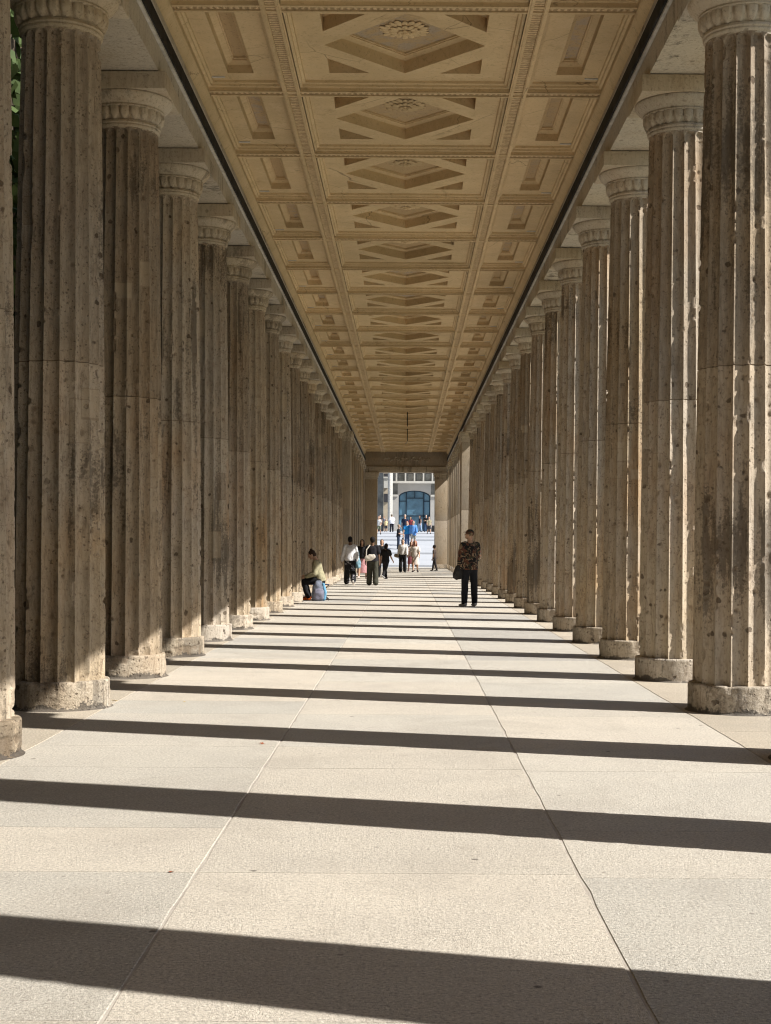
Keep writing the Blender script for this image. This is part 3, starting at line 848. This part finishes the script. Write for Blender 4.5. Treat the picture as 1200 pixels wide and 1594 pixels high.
def rotx(a): return Matrix.Rotation(a, 3, 'X')
def kin(H, p):
    """joint positions; facing +Y, X to the figure's right hand side. angles in degrees"""
    J = {}
    hip = Vector((0,0,.52*H)); J['hip'] = hip
    for s, n in ((1,'R'),(-1,'L')):
        a, b, o = [rad(q) for q in p.get('leg'+n, (0,0,3))]
        j = hip+Vector((s*.05*H,0,0)); J['h'+n] = j
        d = Vector((s*math.sin(o)*math.cos(a), math.sin(a), -math.cos(a)*math.cos(o))).normalized()
        kn = j+d*.243*H; d2 = Vector((s*math.sin(o)*.6, math.sin(a-b), -math.cos(a-b))).normalized()
        an = kn+d2*.235*H; J['k'+n] = kn; J['a'+n] = an
        tip = rad(p.get('foot'+n, 0)); f = Vector((s*.18, math.cos(tip), math.sin(tip))).normalized()
        up = Vector((0,-math.sin(tip),math.cos(tip)))
        J['heel'+n] = an - up*.024*H - f*.022*H; J['toe'+n] = an - up*.028*H + f*.105*H
    mz = min(J['heelR'].z, J['heelL'].z, J['toeR'].z, J['toeL'].z)-.016*H
    for k in J: J[k] = J[k]-Vector((0,0,mz))
    hip = J['hip']
    L = rotx(-rad(p.get('lean', 2))); 
    def T(v): return hip + L @ (Vector(v)*H)
    J['T'] = T; J['L'] = L
    J['neck'] = T((0,-.005,.305)); J['sh'] = T((0,0,.27))
    hr = L @ rotx(-rad(p.get('nod', 0))) @ Matrix.Rotation(rad(p.get('turn', 0)), 3, 'Z'); J['HR'] = hr
    J['head'] = J['neck'] + hr @ Vector((0,.012*H,.098*H))
    for s, n in ((1,'R'),(-1,'L')):
        a, e, o, yaw = [rad(q) for q in p.get('arm'+n, (0,12,8,0))]
        j = T((s*.098,-.005,.270)); J['s'+n] = j
        d = Vector((s*math.sin(o), math.sin(a)*math.cos(o), -math.cos(a)*math.cos(o))).normalized()
        el = j+d*.172*H; J['e'+n] = el
        d2 = Vector((s*math.sin(o)*.5-s*math.sin(yaw), math.sin(a+e)*math.cos(yaw), -math.cos(a+e)*math.cos(yaw))).normalized()
        J['w'+n] = el+d2*.148*H; J['d'+n] = d2
    return J

def body(H, J, curl=35):
    g = G(); T = J['T']
    tor = [(-.03,.085,.06),(.02,.092,.066),(.07,.086,.06),(.12,.078,.054),(.18,.086,.06),(.235,.095,.062),(.268,.078,.05),(.292,.045,.040)]
    sd = tuple(J['L'] @ Vector((1,0,0)))
    g.tube([T((0,0,z)) for z,_,_ in tor], [(a*H,b*H) for _,a,b in tor], 18, sd)
    g.tube([T((0,-.004,.28)), J['neck'], J['head']-J['HR']@Vector((0,.012*H,.03*H))], [.036*H,.032*H,.033*H], 12)
    hr, hc = J['HR'], J['head']
    g.ell(hc, (.043*H,.054*H,.062*H), hr); g.ell(hc+hr@Vector((0,.018*H,-.032*H)), (.033*H,.036*H,.036*H), hr)
    g.ell(hc+hr@Vector((0,.052*H,-.058*H+.012*H)), (.014*H,.012*H,.012*H), hr)
    g.tube([hc+hr@Vector((0,.050*H,.006*H)), hc+hr@Vector((0,.066*H,-.016*H))], [.006*H,.0095*H], 8)
    for s in (-1,1): g.ell(hc+hr@Vector((s*.044*H,-.004*H,-.006*H)), (.006*H,.012*H,.018*H), hr, 10, 6)
    for n, s in (('R',1),('L',-1)):
        g.tube([J['h'+n]+Vector((0,0,.01*H)), J['h'+n].lerp(J['k'+n],.45), J['k'+n]], [.05*H,.044*H,.032*H], 14)
        g.tube([J['k'+n], J['k'+n].lerp(J['a'+n],.33)+Vector((0,-.006*H,0)), J['a'+n]], [.032*H,.033*H,.020*H], 14)
        g.tube([J['a'+n], J['heel'+n].lerp(J['toe'+n],.25), J['heel'+n].lerp(J['toe'+n],.85)], [.022*H,(.022*H,.02*H),(.024*H,.013*H)], 10)
        g.tube([T((0,-.004,.285)), T((s*.05,-.005,.278)), J['s'+n]+Vector((0,0,-.004*H)), J['s'+n].lerp(J['e'+n],.25), J['s'+n].lerp(J['e'+n],.6), J['e'+n]], [.024*H,.026*H,.030*H,.031*H,.026*H,.022*H], 12)
        g.tube([J['e'+n], J['e'+n].lerp(J['w'+n],.3), J['w'+n]], [.022*H,.023*H,.0145*H], 12)
        # hand: palm, four fingers, thumb
        w, d = J['w'+n], J['d'+n]
        inw = Vector((-s,0,0)); inw = (inw-d*inw.dot(d)).normalized(); side = d.cross(inw).normalized()
        if side.y < 0: side = -side
        g.tube([w, w+d*.022*H, w+d*.05*H], [(.016*H,.010*H),(.022*H,.011*H),(.024*H,.010*H)], 12, tuple(side))
        for q, ln in ((-1.5,.034),(-.5,.042),(.5,.046),(1.5,.041)):
            b0 = w+d*.048*H+side*q*.0115*H; c1 = rad(curl*(1-.1*q)); 
            d1 = (d*math.cos(c1*.5)+inw*math.sin(c1*.5)); d2 = (d*math.cos(c1*1.4)+inw*math.sin(c1*1.4))
            g.tube([b0-d*.01*H, b0+d1*ln*.5*H, b0+d1*ln*.5*H+d2*ln*.55*H], [.0062*H,.0056*H,.0046*H], 8)
        tb = w+d*.016*H+side*.016*H; td = (d*.6+side*.65+inw*.35).normalized()
        g.tube([tb, tb+td*.022*H, tb+(td*.6+d*.7).normalized()*.042*H], [.0085*H,.007*H,.0055*H], 8)
    return g

def top_g(H, J, sleeve=1.0, low=-.02, ex=.012, loose=1.0, collar=True):
    g = G(); T = J['T']; e = ex
    tor = [(low,.094*loose,.07*loose),(.02,.096*loose,.070*loose),(.07,.090*loose,.066*loose),(.12,.086*loose,.061*loose),(.18,.091*loose,.064),(.235,.097,.065),(.268,.080,.053),(.290,.048,.043)]
    sd = tuple(J['L'] @ Vector((1,0,0)))
    g.tube([T((0,0,z)) for z,_,_ in tor], [((a+e*.6)*H,(b+e*.6)*H) for _,a,b in tor], 20, sd, cap=False)
    for n, s in (('R',1),('L',-1)):
        S_, E, W = J['s'+n], J['e'+n], J['w'+n]
        if sleeve <= .6:
            g.tube([T((s*.05,-.005,.274)), S_-Vector((0,0,.004*H)), S_.lerp(E,.25), S_.lerp(E,sleeve*1.2)], [(.024+e)*H,(.028+e)*H,(.031+e)*H,(.031+e)*H*loose], 14)
        else:
            g.tube([T((s*.05,-.005,.274)), S_-Vector((0,0,.004*H)), S_.lerp(E,.25), S_.lerp(E,.6), E], [(.024+e)*H,(.028+e)*H,(.030+e)*H,(.027+e)*H,(.024+e)*H], 14)
            g.tube([E, E.lerp(W,.4), E.lerp(W,.93)], [(.026+e)*H,(.025+e)*H,(.019+e*.8)*H], 14)
    return g
def legs_g(H, J, ln=1.0, ex=.012, flare=0.0):
    g = G(); T = J['T']; sd = tuple(J['L'] @ Vector((1,0,0)))
    g.tube([T((0,0,z)) for z in (-.035,.0,.045)], [((a+ex*.4)*H,(b+ex*.4)*H) for a,b in ((.088,.066),(.095,.07),(.088,.064))], 18, sd)
    for n in 'RL':
        h, k, a = J['h'+n], J['k'+n], J['a'+n]
        if ln < .7:
            g.tube([h, h.lerp(k,ln*1.5)], [(.052+ex)*H,(.044+ex+flare)*H], 14)
        else:
            g.tube([h, h.lerp(k,.5), k], [(.051+ex)*H,(.044+ex)*H,(.035+ex+flare*.4)*H], 14)
            g.tube([k, k.lerp(a,.4), k.lerp(a,.98)], [(.035+ex+flare*.4)*H,(.033+ex+flare*.6)*H,(.026+ex+flare)*H], 14)
    return g
def skirt_g(H, J, drop, w=.13):
    g = G(); c = (J['kR']+J['kL'])/2; t = J['T']((0,0,.05)); b = t.lerp(Vector((c.x,c.y,J['kR'].z)), drop)
    g.tube([t, t.lerp(b,.5), b], [(.085*H,.064*H),(.11*H,.09*H),(w*H,w*.8*H)], 20, cap=False)
    return g
def hair_g(H, J, style):
    g = G(); hr, c = J['HR'], J['head']
    def at(x,y,z): return c+hr@Vector((x*H,y*H,z*H))
    if style == 'cap':
        g.ell(at(0,-.008,.018), (.049*H,.058*H,.05*H), hr); g.tube([at(0,.05,.026), at(0,.085,.022)], [(.036*H,.006*H),(.028*H,.004*H)], 12, tuple(hr@Vector((1,0,0))))
        return g
    g.ell(at(0,-.012,.014), (.0485*H,.056*H,.056*H), hr); g.ell(at(0,-.022,-.012), (.045*H,.042*H,.045*H), hr)
    if style == 'bob':
        g.tube([at(0,-.03,.0), at(0,-.032,-.05), at(0,-.03,-.085)], [(.05*H,.03*H),(.052*H,.03*H),(.04*H,.022*H)], 14, tuple(hr@Vector((1,0,0))))
    if style == 'long':
        g.tube([at(0,-.03,.0), at(0,-.04,-.08), at(0,-.045,-.17)], [(.05*H,.03*H),(.052*H,.028*H),(.03*H,.015*H)], 14, tuple(hr@Vector((1,0,0))))
        for s in (-1,1): g.tube([at(s*.04,.01,.02), at(s*.048,.012,-.05), at(s*.045,.02,-.12)], [.016*H,.018*H,.010*H], 10)
    if style == 'bun': g.ell(at(0,-.03,.068), (.022*H,.022*H,.02*H), hr)
    if style == 'afro': g.ell(at(0,-.014,.02), (.057*H,.062*H,.062*H), hr)
    return g

SKIN = (.52,.33,.23); SKIN2 = (.20,.115,.075)
def person(lab, pos, face, H, pose, top=None, legs=None, hair=('short',(.02,.015,.012)), shoes=(.02,.02,.02), skin=SKIN, vox=.014, group=None, face_marks=True, curl=35):
    J = kin(H, pose)
    r = thing('person', lab, 'person', pos, rad(face), group)
    link('body', remesh(body(H,J,curl), vox*.62, 2), cloth(skin, 30), r)
    sd = int(pos[1]*7) % 13
    if legs:
        kind, colr, kw = legs
        gg = skirt_g(H, J, **kw) if kind == 'skirt' else legs_g(H, J, **kw)
        link(kind, remesh(gg, vox, 3, .0028*H/1.75, sd), colr if not isinstance(colr, tuple) else cloth(colr), r)
    if top:
        kind, colr, kw = top
        link(kind, remesh(top_g(H, J, **kw), vox, 3, .0034*H/1.75, sd+3), colr if not isinstance(colr, tuple) else cloth(colr), r)
    link('hair' if hair[0] != 'cap' else 'cap', remesh(hair_g(H, J, hair[0]), vox*.8, 2), hair[1] if not isinstance(hair[1], tuple) else cloth(hair[1], 40), r)
    for n in 'RL':
        g = G(); hl, to = J['heel'+n], J['toe'+n]; d = (to-hl).normalized()
        g.tube([hl-d*.004*H+Vector((0,0,.006*H)), hl.lerp(to,.4)+Vector((0,0,.006*H)), hl.lerp(to,.78), to], [(.024*H,.022*H),(.026*H,.024*H),(.030*H,.018*H),(.022*H,.012*H)], 14)
        g.tube([J['a'+n]+Vector((0,0,.005*H)), J['a'+n]-Vector((0,0,.012*H))], [.026*H,.027*H], 12)
        link('shoe', remesh(g, vox*.8, 2), cloth(shoes), r)
    if face_marks:
        hr, c = J['HR'], J['head']
        for s in (-1,1):
            g = G(); g.ell(c+hr@Vector((s*.018*H,.0475*H,.004*H)), (.0075*H,.004*H,.004*H), hr, 10, 6); g.build('eye', cloth((.03,.02,.015)), r)
        g = G(); g.tube([c+hr@Vector((-.014*H,.051*H,-.033*H)), c+hr@Vector((0,.0545*H,-.034*H)), c+hr@Vector((.014*H,.051*H,-.033*H))], [.002*H,.0038*H,.002*H], 8, (0,0,1)); g.build('mouth', cloth((.3,.10,.08)), r)
    r['H'] = H
    del r['H']
    M4 = Matrix.Translation(Vector(pos)) @ Matrix.Rotation(rad(face), 4, 'Z')
    return J, M4

def PP(x, y):            # a point on the hall floor from reference pixels
    z = EYE*2350/(y-849-.006*(x-633)); return ((x-633)*z/2350+.058, z)
STAND = dict(legR=(2,2,3), legL=(-2,3,4), armR=(0,14,9,0), armL=(2,12,9,0))
WALK = dict(legR=(20,6,2), legL=(-16,18,2), footL=-28, footR=6, armR=(-16,12,7,0), armL=(18,22,7,0), lean=3)
WALK2 = dict(legL=(22,6,2), legR=(-18,20,2), footR=-30, footL=6, armL=(-16,12,7,0), armR=(18,22,7,0), lean=3)

# 1 man in camouflage jacket
x, y = PP(731, 944)
p = dict(STAND); p.update(turn=34, nod=-6, armR=(12,60,12,30), armL=(-4,6,10,0), legR=(3,2,5), legL=(-1,2,4), lean=0)
J, W = person('man in camouflage jacket and cap standing with his back to the viewer', (x,y,0), 22, 1.80, p,
   ('jacket', M['camo'], dict(sleeve=1, low=-.05, ex=.018, loose=1.08)), ('trousers', (.018,.019,.024), dict(ln=1, ex=.009, flare=.004)),
   ('cap', M['camo']), (.42,.42,.43), SKIN, .011)
g = G(); g.tube([(.02,0,-.34),(.0,0,-.20),(-.02,0,-.04),(-.01,0,.03)], [(.19,.07),(.18,.085),(.12,.06),(.05,.03)], 16); g.ell((-.09,0,-.27),(.10,.075,.09)); o = link('shoulder_bag', remesh(g,.013,2,.006,3), M['dark'])
o.scale = (.62,.8,.85); wl = W @ J['wL']; o.location = (wl.x-.01, wl.y, wl.z+.10); o.rotation_euler = (0,rad(10),rad(15)); tag(o, 'black bag hanging from the hand of the man in camouflage', 'bag')
s = G(); s.tube([(-.08,0,-.06),(-.05,0,.06),(.03,0,.06),(.07,0,-.06)], [.012]*4, 8); s.build('handle', M['dark'], o)

# 2 seated woman drawing at the left columns
x, y = PP(499, 934.5)
p = dict(legR=(86,104,4), legL=(82,98,4), armR=(8,62,6,20), armL=(6,66,6,20), lean=14, nod=18, turn=0)
J, W = person('woman in olive green jacket seated on a folding stool by the left columns', (x,y,0), 90, 1.70, p,
   ('jacket', (.36,.33,.21), dict(sleeve=1, low=-.03, ex=.016, loose=1.06)), ('trousers', (.012,.012,.014), dict(ln=1, ex=.012, flare=.0)),
   ('bun', (.05,.03,.02)), (.80,.17,.03), SKIN, .011)
hz = J['hip'].z; hx = W @ J['hip']
st = thing('folding_stool', 'low folding stool under the seated woman', 'stool', (hx.x+.02,hx.y,0))
zs = hz-.105
g = G(); g.box(-.21,.20,-.19,.19,zs-.022,zs); link('seat', bevelled(g,.01), cloth((.03,.04,.09)), st)
for sy in (-1,1):
    for q in (-1,1):
        g = G(); g.tube([(q*.20,sy*.18+.01*q,.012),(-q*.19,sy*.18+.01*q,zs-.025)], [.011,.011], 8); g.build('leg', M['dark'], st)
# sketch pad on her lap
kn = (W @ J['kR'] + W @ J['kL'])/2
g = G(); g.box(-.19,.17,-.14,.14,0,.012); o = link('sketch_pad', bevelled(g,.003), cloth((.22,.21,.13)))
o.location = (kn.x+.20, kn.y, kn.z+.105); o.rotation_euler = (0,rad(-6),0); tag(o, 'flat sketch pad lying on the lap of the seated woman', 'pad')
# rucksack in front of the stool
bp = thing('rucksack', 'grey and blue rucksack standing on the floor before the stool', 'rucksack', (hx.x-.02, hx.y-.36, 0), rad(8))
g = G(); g.tube([(0,0,.03),(0,0,.2),(0,.01,.36),(0,.03,.46)], [(.17,.12),(.18,.13),(.16,.11),(.09,.07)], 18); link('pack', remesh(g,.014,3,.005), cloth((.16,.18,.23)), bp)
g = G(); g.tube([(.0,-.10,.06),(0,-.115,.2),(0,-.10,.28)], [(.13,.05),(.135,.055),(.11,.04)], 14); link('pocket', remesh(g,.012,2,.003), cloth((.20,.20,.26)), bp)
g = G(); g.tube([(.13,-.06,.05),(.15,-.07,.22),(.11,-.04,.42)], [(.05,.05),(.05,.05),(.04,.04)], 12); link('side_panel', remesh(g,.012,2), cloth((.14,.34,.52)), bp)
for q in (-1,1):
    g = G(); g.tube([(q*.07,.09,.08),(q*.09,.16,.25),(q*.06,.09,.43)], [(.022,.008)]*3, 8); g.build('strap', M['dark'], bp)

# 3 woman in white top walking away
x, y = PP(545, 911); p = dict(WALK2); p.update(armL=(6,28,14,0), armR=(8,10,10,0))
J, W = person('woman in loose white top and blotched black trousers walking away at left', (x,y,0), 3, 1.74, p,
   ('top', (.70,.70,.72), dict(sleeve=.8, low=-.02, ex=.018, loose=1.12)), ('trousers', M['blotch'], dict(ln=1, ex=.02, flare=.012)),
   ('short', (.012,.010,.010)), (.75,.72,.68), SKIN2, .013)
e = W @ J['wR']
g = G(); g.tube([(0,0,-.30),(0,0,-.15),(0,0,0)], [(.10,.05),(.11,.055),(.07,.03)], 14); g.tube([(-.05,0,0),(-.03,0,.32),(.03,0,.32),(.05,0,0)], [.01]*4, 8)
o = link('tote_bag', remesh(g,.012,2,.004), cloth((.24,.42,.52))); o.location = (e.x+.03,e.y-.02,e.z+.10); tag(o, 'pale blue tote bag carried by the woman in white', 'bag')

# 4 man with cream shoulder bag
x, y = PP(580, 911.5)
p = dict(STAND); p.update(legL=(8,4,3), legR=(-6,8,3), turn=-8, armL=(4,20,12,0))
J, W = person('man in black shirt and dark olive trousers carrying a cream bag', (x,y,0), -2, 1.70, p,
   ('shirt', (.016,.015,.02), dict(sleeve=.55, low=-.03, ex=.02, loose=1.15)), ('trousers', (.055,.055,.04), dict(ln=1, ex=.02, flare=.012)),
   ('afro', (.012,.010,.010)), (.02,.02,.02), SKIN2, .013)
hp = W @ J['T']((-.05,-.085,.07))
g = G(); g.tube([(-.15,0,-.06),(0,0,-.02),(.15,0,.03)], [(.05,.08),(.06,.12),(.05,.08)], 16, (0,1,0)); 
o = link('shoulder_bag', remesh(g,.014,3,.004), cloth((.66,.60,.52))); o.location = (hp.x,hp.y-.05,hp.z-.02); tag(o, 'cream shoulder bag on the back of the man in black shirt', 'bag')
s = G(); s.tube([(-.13,0,.0),(-.12,.07,.26),(.0,.10,.42)], [(.02,.008)]*3, 8); s.build('strap', cloth((.66,.60,.52)), o)

# 5 woman in black with pink skirt, half hidden
x, y = PP(564, 901.5)
person('dark haired woman in black top and pink skirt behind the cream bag', (x,y,0), 172, 1.66, WALK,
   ('top', (.015,.014,.016), dict(sleeve=.55, low=-.01, ex=.012)), ('skirt', (.50,.26,.27), dict(drop=1.5, w=.13)), ('long', (.015,.01,.01)), (.5,.42,.38), SKIN, .014)
# 6 and 7 two dark dressed walkers
x, y = PP(594.5, 899.0)
person('person in black top holding a dark coat in the middle of the walkway', (x,y,0), 178, 1.68, STAND,
   ('top', (.02,.02,.022), dict(sleeve=1, low=-.12, ex=.02)), ('trousers', (.015,.015,.017), dict(ln=1, ex=.012)), ('bob', (.13,.11,.10)), (.02,.02,.02), SKIN, .014)
x, y = PP(600.5, 901.5); p = dict(WALK2); p.update(legR=(-26,10,2), legL=(16,4,2), lean=4)
person('striding walker in black with white striped trousers, dark bushy hair', (x,y,0), -30, 1.52, p,
   ('shirt', (.013,.013,.015), dict(sleeve=.55, low=-.04, ex=.02)), ('trousers', (.02,.02,.022), dict(ln=1, ex=.014)), ('bob', (.012,.01,.01)), (.4,.4,.4), SKIN, .014)
# 8 woman white top, black trousers walking nearer
x, y = PP(627, 891.2); p = dict(WALK); p.update(legR=(6,2,2), legL=(-6,6,2), footL=-6, footR=0)
J, W = person('woman in white knitted top and wide black trousers walking towards the viewer', (x,y,0), 180, 1.74, p,
   ('top', (.68,.66,.64), dict(sleeve=1, low=-.0, ex=.014)), ('trousers', (.012,.012,.014), dict(ln=1, ex=.014, flare=.014)), ('bob', (.03,.018,.015)), (.02,.02,.02), SKIN, .015)
e = W @ J['wR']
g = G(); g.tube([(-.13,0,0),(0,0,-.02),(.13,0,0)], [(.05,.09),(.06,.11),(.05,.09)], 12, (0,1,0)); o = link('handbag', remesh(g,.014,2), cloth((.33,.27,.20))); o.location = (e.x-.06,e.y,e.z+.04); tag(o, 'tan handbag carried by the woman in white knitted top', 'bag')
# 9 woman with red hair in white dress; 10 companion
x, y = PP(646.5, 891.6)
person('red haired woman in white dress walking towards the viewer', (x,y,0), 178, 1.66, WALK,
   ('top', (.72,.66,.60), dict(sleeve=.55, low=-.02, ex=.02, loose=1.1)), ('skirt', (.72,.62,.56), dict(drop=1.15, w=.125)), ('long', (.30,.07,.03)), (.05,.04,.04), SKIN, .015)
x, y = PP(640, 890.0)
person('woman in pink skirt with auburn hair beside the white dress', (x,y,0), 184, 1.66, WALK2,
   ('top', (.50,.40,.36), dict(sleeve=.55, low=-.02, ex=.014)), ('skirt', (.42,.13,.16), dict(drop=1.1, w=.12)), ('long', (.10,.03,.02)), (.1,.05,.05), SKIN, .015)
# 11 child at the right jamb
x, y = PP(676.5, 888.8)
person('slim youth in brown top leaning by the right doorway jamb', (x,y,0), 70, 1.46, dict(legR=(14,4,2), legL=(-12,4,2), lean=2),
   ('top', (.07,.05,.04), dict(sleeve=.55, low=-.02, ex=.01)), ('trousers', (.03,.025,.025), dict(ln=1, ex=.008)), ('afro', (.02,.015,.012)), (.03,.03,.03), SKIN2, .015)

# people on the sunlit steps
def stair_z(y):
    for (a,b),(c,d) in zip(prof, prof[1:]):
        if a <= y < c: return b+(d-b)*(y-a)/(c-a)
    return 3.0
def far(xp, D, H, lab, face, pose, top, legs, hair, **kw):
    x = (xp-633)*D/2350+.058
    return person(lab, (x, D, stair_z(D)), face, H, pose, top, legs, hair, vox=.02, **kw)
far(644.5, 97.2, 1.72, 'walker in pale green shirt coming down the steps', 180, WALK, ('shirt',(.40,.43,.36),dict(sleeve=.55,low=-.03,loose=1.15)), ('shorts',(.35,.33,.28),dict(ln=.6,ex=.02)), ('short',(.07,.05,.04)))
far(620, 104.6, 1.74, 'man in black shirt and jeans standing on the steps in profile', -90, dict(legR=(2,2,2),legL=(-2,2,2),armR=(6,70,6,10),armL=(6,70,6,10)), ('shirt',(.014,.014,.018),dict(sleeve=.55,low=-.04,loose=1.1)), ('trousers',(.03,.045,.08),dict(ln=1)), ('short',(.30,.22,.15)))
far(633.5, 106.5, 1.76, 'man in bright blue shirt with reddish bald head coming down', 175, WALK2, ('shirt',(.02,.24,.55),dict(sleeve=.55,low=-.05,ex=.02,loose=1.15)), ('trousers',(.07,.13,.27),dict(ln=1)), ('short',(.5,.2,.15)))
far(643.2, 106.3, 1.80, 'tall man in long light blue shirt on the steps', 182, WALK, ('shirt',(.12,.30,.66),dict(sleeve=.9,low=-.10,ex=.02,loose=1.15)), ('shorts',(.3,.3,.27),dict(ln=.6)), ('short',(.45,.25,.18)))
far(630.2, 112.0, 1.84, 'grey haired man in navy top behind the bright blue shirt', 170, STAND, ('shirt',(.02,.03,.06),dict(sleeve=.55,low=-.04)), ('shorts',(.25,.23,.2),dict(ln=.6)), ('short',(.4,.38,.36)))
GR = 'people standing at the head of the steps'
far(609.5, 160, 1.90, 'broad person in white shirt and black trousers atop the steps', 20, STAND, ('shirt',(.8,.8,.84),dict(sleeve=.55,low=-.06,ex=.03,loose=1.35)), ('trousers',(.02,.02,.03),dict(ln=1,ex=.02)), ('short',(.2,.15,.1)), group=GR)
far(663, 163, 1.86, 'person in black shirt with folded arms and jeans under the arched window', 175, dict(armR=(20,85,10,55),armL=(20,85,10,55)), ('shirt',(.012,.012,.014),dict(sleeve=.55,low=-.03,loose=1.15)), ('trousers',(.05,.09,.18),dict(ln=1)), ('short',(.4,.38,.36)), group=GR)
far(653.5, 162, 1.80, 'woman in dark vest and pale jeans under the arched window', 120, dict(legR=(10,4,2),legL=(-8,4,2)), ('top',(.03,.03,.05),dict(sleeve=.2,low=-.02)), ('trousers',(.35,.45,.6),dict(ln=1)), ('bob',(.03,.02,.02)), group=GR)
far(589.3, 140, 1.72, 'person in white shirt and olive shorts at the left of the steps', 170, WALK, ('shirt',(.72,.72,.70),dict(sleeve=.55,low=-.04,loose=1.15)), ('shorts',(.16,.18,.12),dict(ln=.6)), ('short',(.35,.2,.15)), group=GR)
far(591.5, 165, 1.80, 'grey haired person in dark vest behind the white shirt at left', 150, STAND, ('top',(.03,.03,.04),dict(sleeve=.2,low=-.03)), ('trousers',(.05,.05,.06),dict(ln=1)), ('short',(.4,.38,.36)), group=GR)
far(600.2, 158, 1.40, 'child in yellow shirt sitting height figure between two white shirts', 180, STAND, ('shirt',(.75,.58,.32),dict(sleeve=.55,low=-.03,loose=1.2)), ('shorts',(.04,.04,.05),dict(ln=.6)), ('short',(.5,.35,.28)), group=GR)
far(597.5, 166, 1.74, 'person in grey vest and dark trousers behind the child in yellow', 160, STAND, ('top',(.25,.25,.27),dict(sleeve=.5,low=-.03)), ('trousers',(.04,.04,.05),dict(ln=1)), ('bob',(.12,.07,.04)), group=GR)
far(639, 150, 1.72, 'woman in dark red top on the upper steps between the two blue shirts', 175, WALK, ('top',(.30,.05,.06),dict(sleeve=.5,low=-.02)), ('trousers',(.12,.12,.14),dict(ln=1)), ('long',(.05,.03,.02)), group=GR)
far(667.5, 148, 1.76, 'man in khaki shirt and dark shorts near the right jamb on the steps', 185, WALK2, ('shirt',(.34,.30,.20),dict(sleeve=.55,low=-.04,loose=1.1)), ('shorts',(.06,.06,.07),dict(ln=.6)), ('short',(.1,.07,.05)), group=GR)
# pile of dark luggage at the right of the steps' head
r = thing('luggage_pile', 'dark bags piled at the head of the steps beside the right jamb', 'luggage', ((673-633)*165/2350+.058,165,stair_z(165)))
for i, (dx, w, hh) in enumerate(((-.35,.5,.5),(.15,.45,.7),(.5,.4,.45))):
    g = G(); g.box(dx-w/2,dx+w/2,-.2,.2,0,hh); link('bag', bevelled(g,.06,2), M['dark'], r)

# ------------------------------------------------------------------ fallen leaves
def leaf_mesh():
    g = G(); P_ = [(0,-.05,0),(.02,-.02,.006),(.028,.01,.008),(.012,.035,.004),(0,.05,.012),(-.012,.035,.004),(-.028,.01,.01),(-.02,-.02,.006)]
    g.add([(0,0,.003)]+P_, [(0,i+1,(i+1)%8+1) for i in range(8)]); return g.mesh('fallen_leaf', True, 60)
LF = leaf_mesh(); LF2 = LF.copy()
LF.materials.append(simple('rust_leaf',(.35,.10,.04),.7,.2,30)); LF2.materials.append(simple('yellow_leaf',(.62,.42,.06),.7,.2,30))
for i, (xp, yp, yel, lab) in enumerate(((410,1158,0,'rust red leaf lying on the pale slabs near the left joint'),(180,1091,1,'yellow leaf beside the base of the widest left column'),(270,1358,0,'tiny rust leaf on the sunlit slab left of the joint'),(288,1093,1,'yellow leaf in the sun right of the left columns'))):
    x, y = PP(xp, yp); o = link('fallen_leaf', LF2 if yel else LF, None); o.location = (x,y,.002); o.rotation_euler = (0,.1,i*1.3); o.scale = (.6,.6,.6) if i < 2 else (.4,.4,.4); tag(o, lab, 'leaf', 'fallen leaves')

# ------------------------------------------------------------------ light, sky, camera
to_sun = Vector((.953,-.300,.935)).normalized()
sl = bpy.data.lights.new('sun','SUN'); sl.energy = 5.0; sl.angle = rad(.53); sl.color = (1,.96,.90)
so = bpy.data.objects.new('sun', sl); COL.objects.link(so); so.rotation_euler = (-to_sun).to_track_quat('-Z','Y').to_euler()
w = bpy.data.worlds.new('World'); S.world = w; w.use_nodes = True
nt = w.node_tree; bg = nt.nodes['Background']
sk = nt.nodes.new('ShaderNodeTexSky'); sk.sky_type = 'NISHITA'; sk.sun_disc = False
sk.sun_elevation = math.asin(to_sun.z); sk.sun_rotation = math.atan2(to_sun.x, to_sun.y)
nt.links.new(sk.outputs[0], bg.inputs[0]); bg.inputs[1].default_value = .065

cd = bpy.data.cameras.new('camera'); co = bpy.data.objects.new('camera', cd); COL.objects.link(co)
cd.sensor_fit = 'VERTICAL'; cd.sensor_height = 36; cd.sensor_width = 36; cd.lens = 2350*36/1594
cd.shift_x = -33/1594; cd.shift_y = 52/1594; cd.clip_end = 5000; cd.clip_start = .05
co.matrix_world = Matrix.Translation((.058,0,EYE)) @ Matrix.Rotation(rad(90),4,'X') @ Matrix.Rotation(rad(.35),4,'Z')
S.camera = co
S.view_settings.view_transform = 'Standard'; S.view_settings.look = 'None'; S.view_settings.exposure = .68; S.view_settings.gamma = 1
S.cycles.max_bounces = 10; S.cycles.diffuse_bounces = 8
S.cycles.use_denoising = True
S.cycles.filter_width = 1.15
S.cycles.sample_clamp_indirect = 4
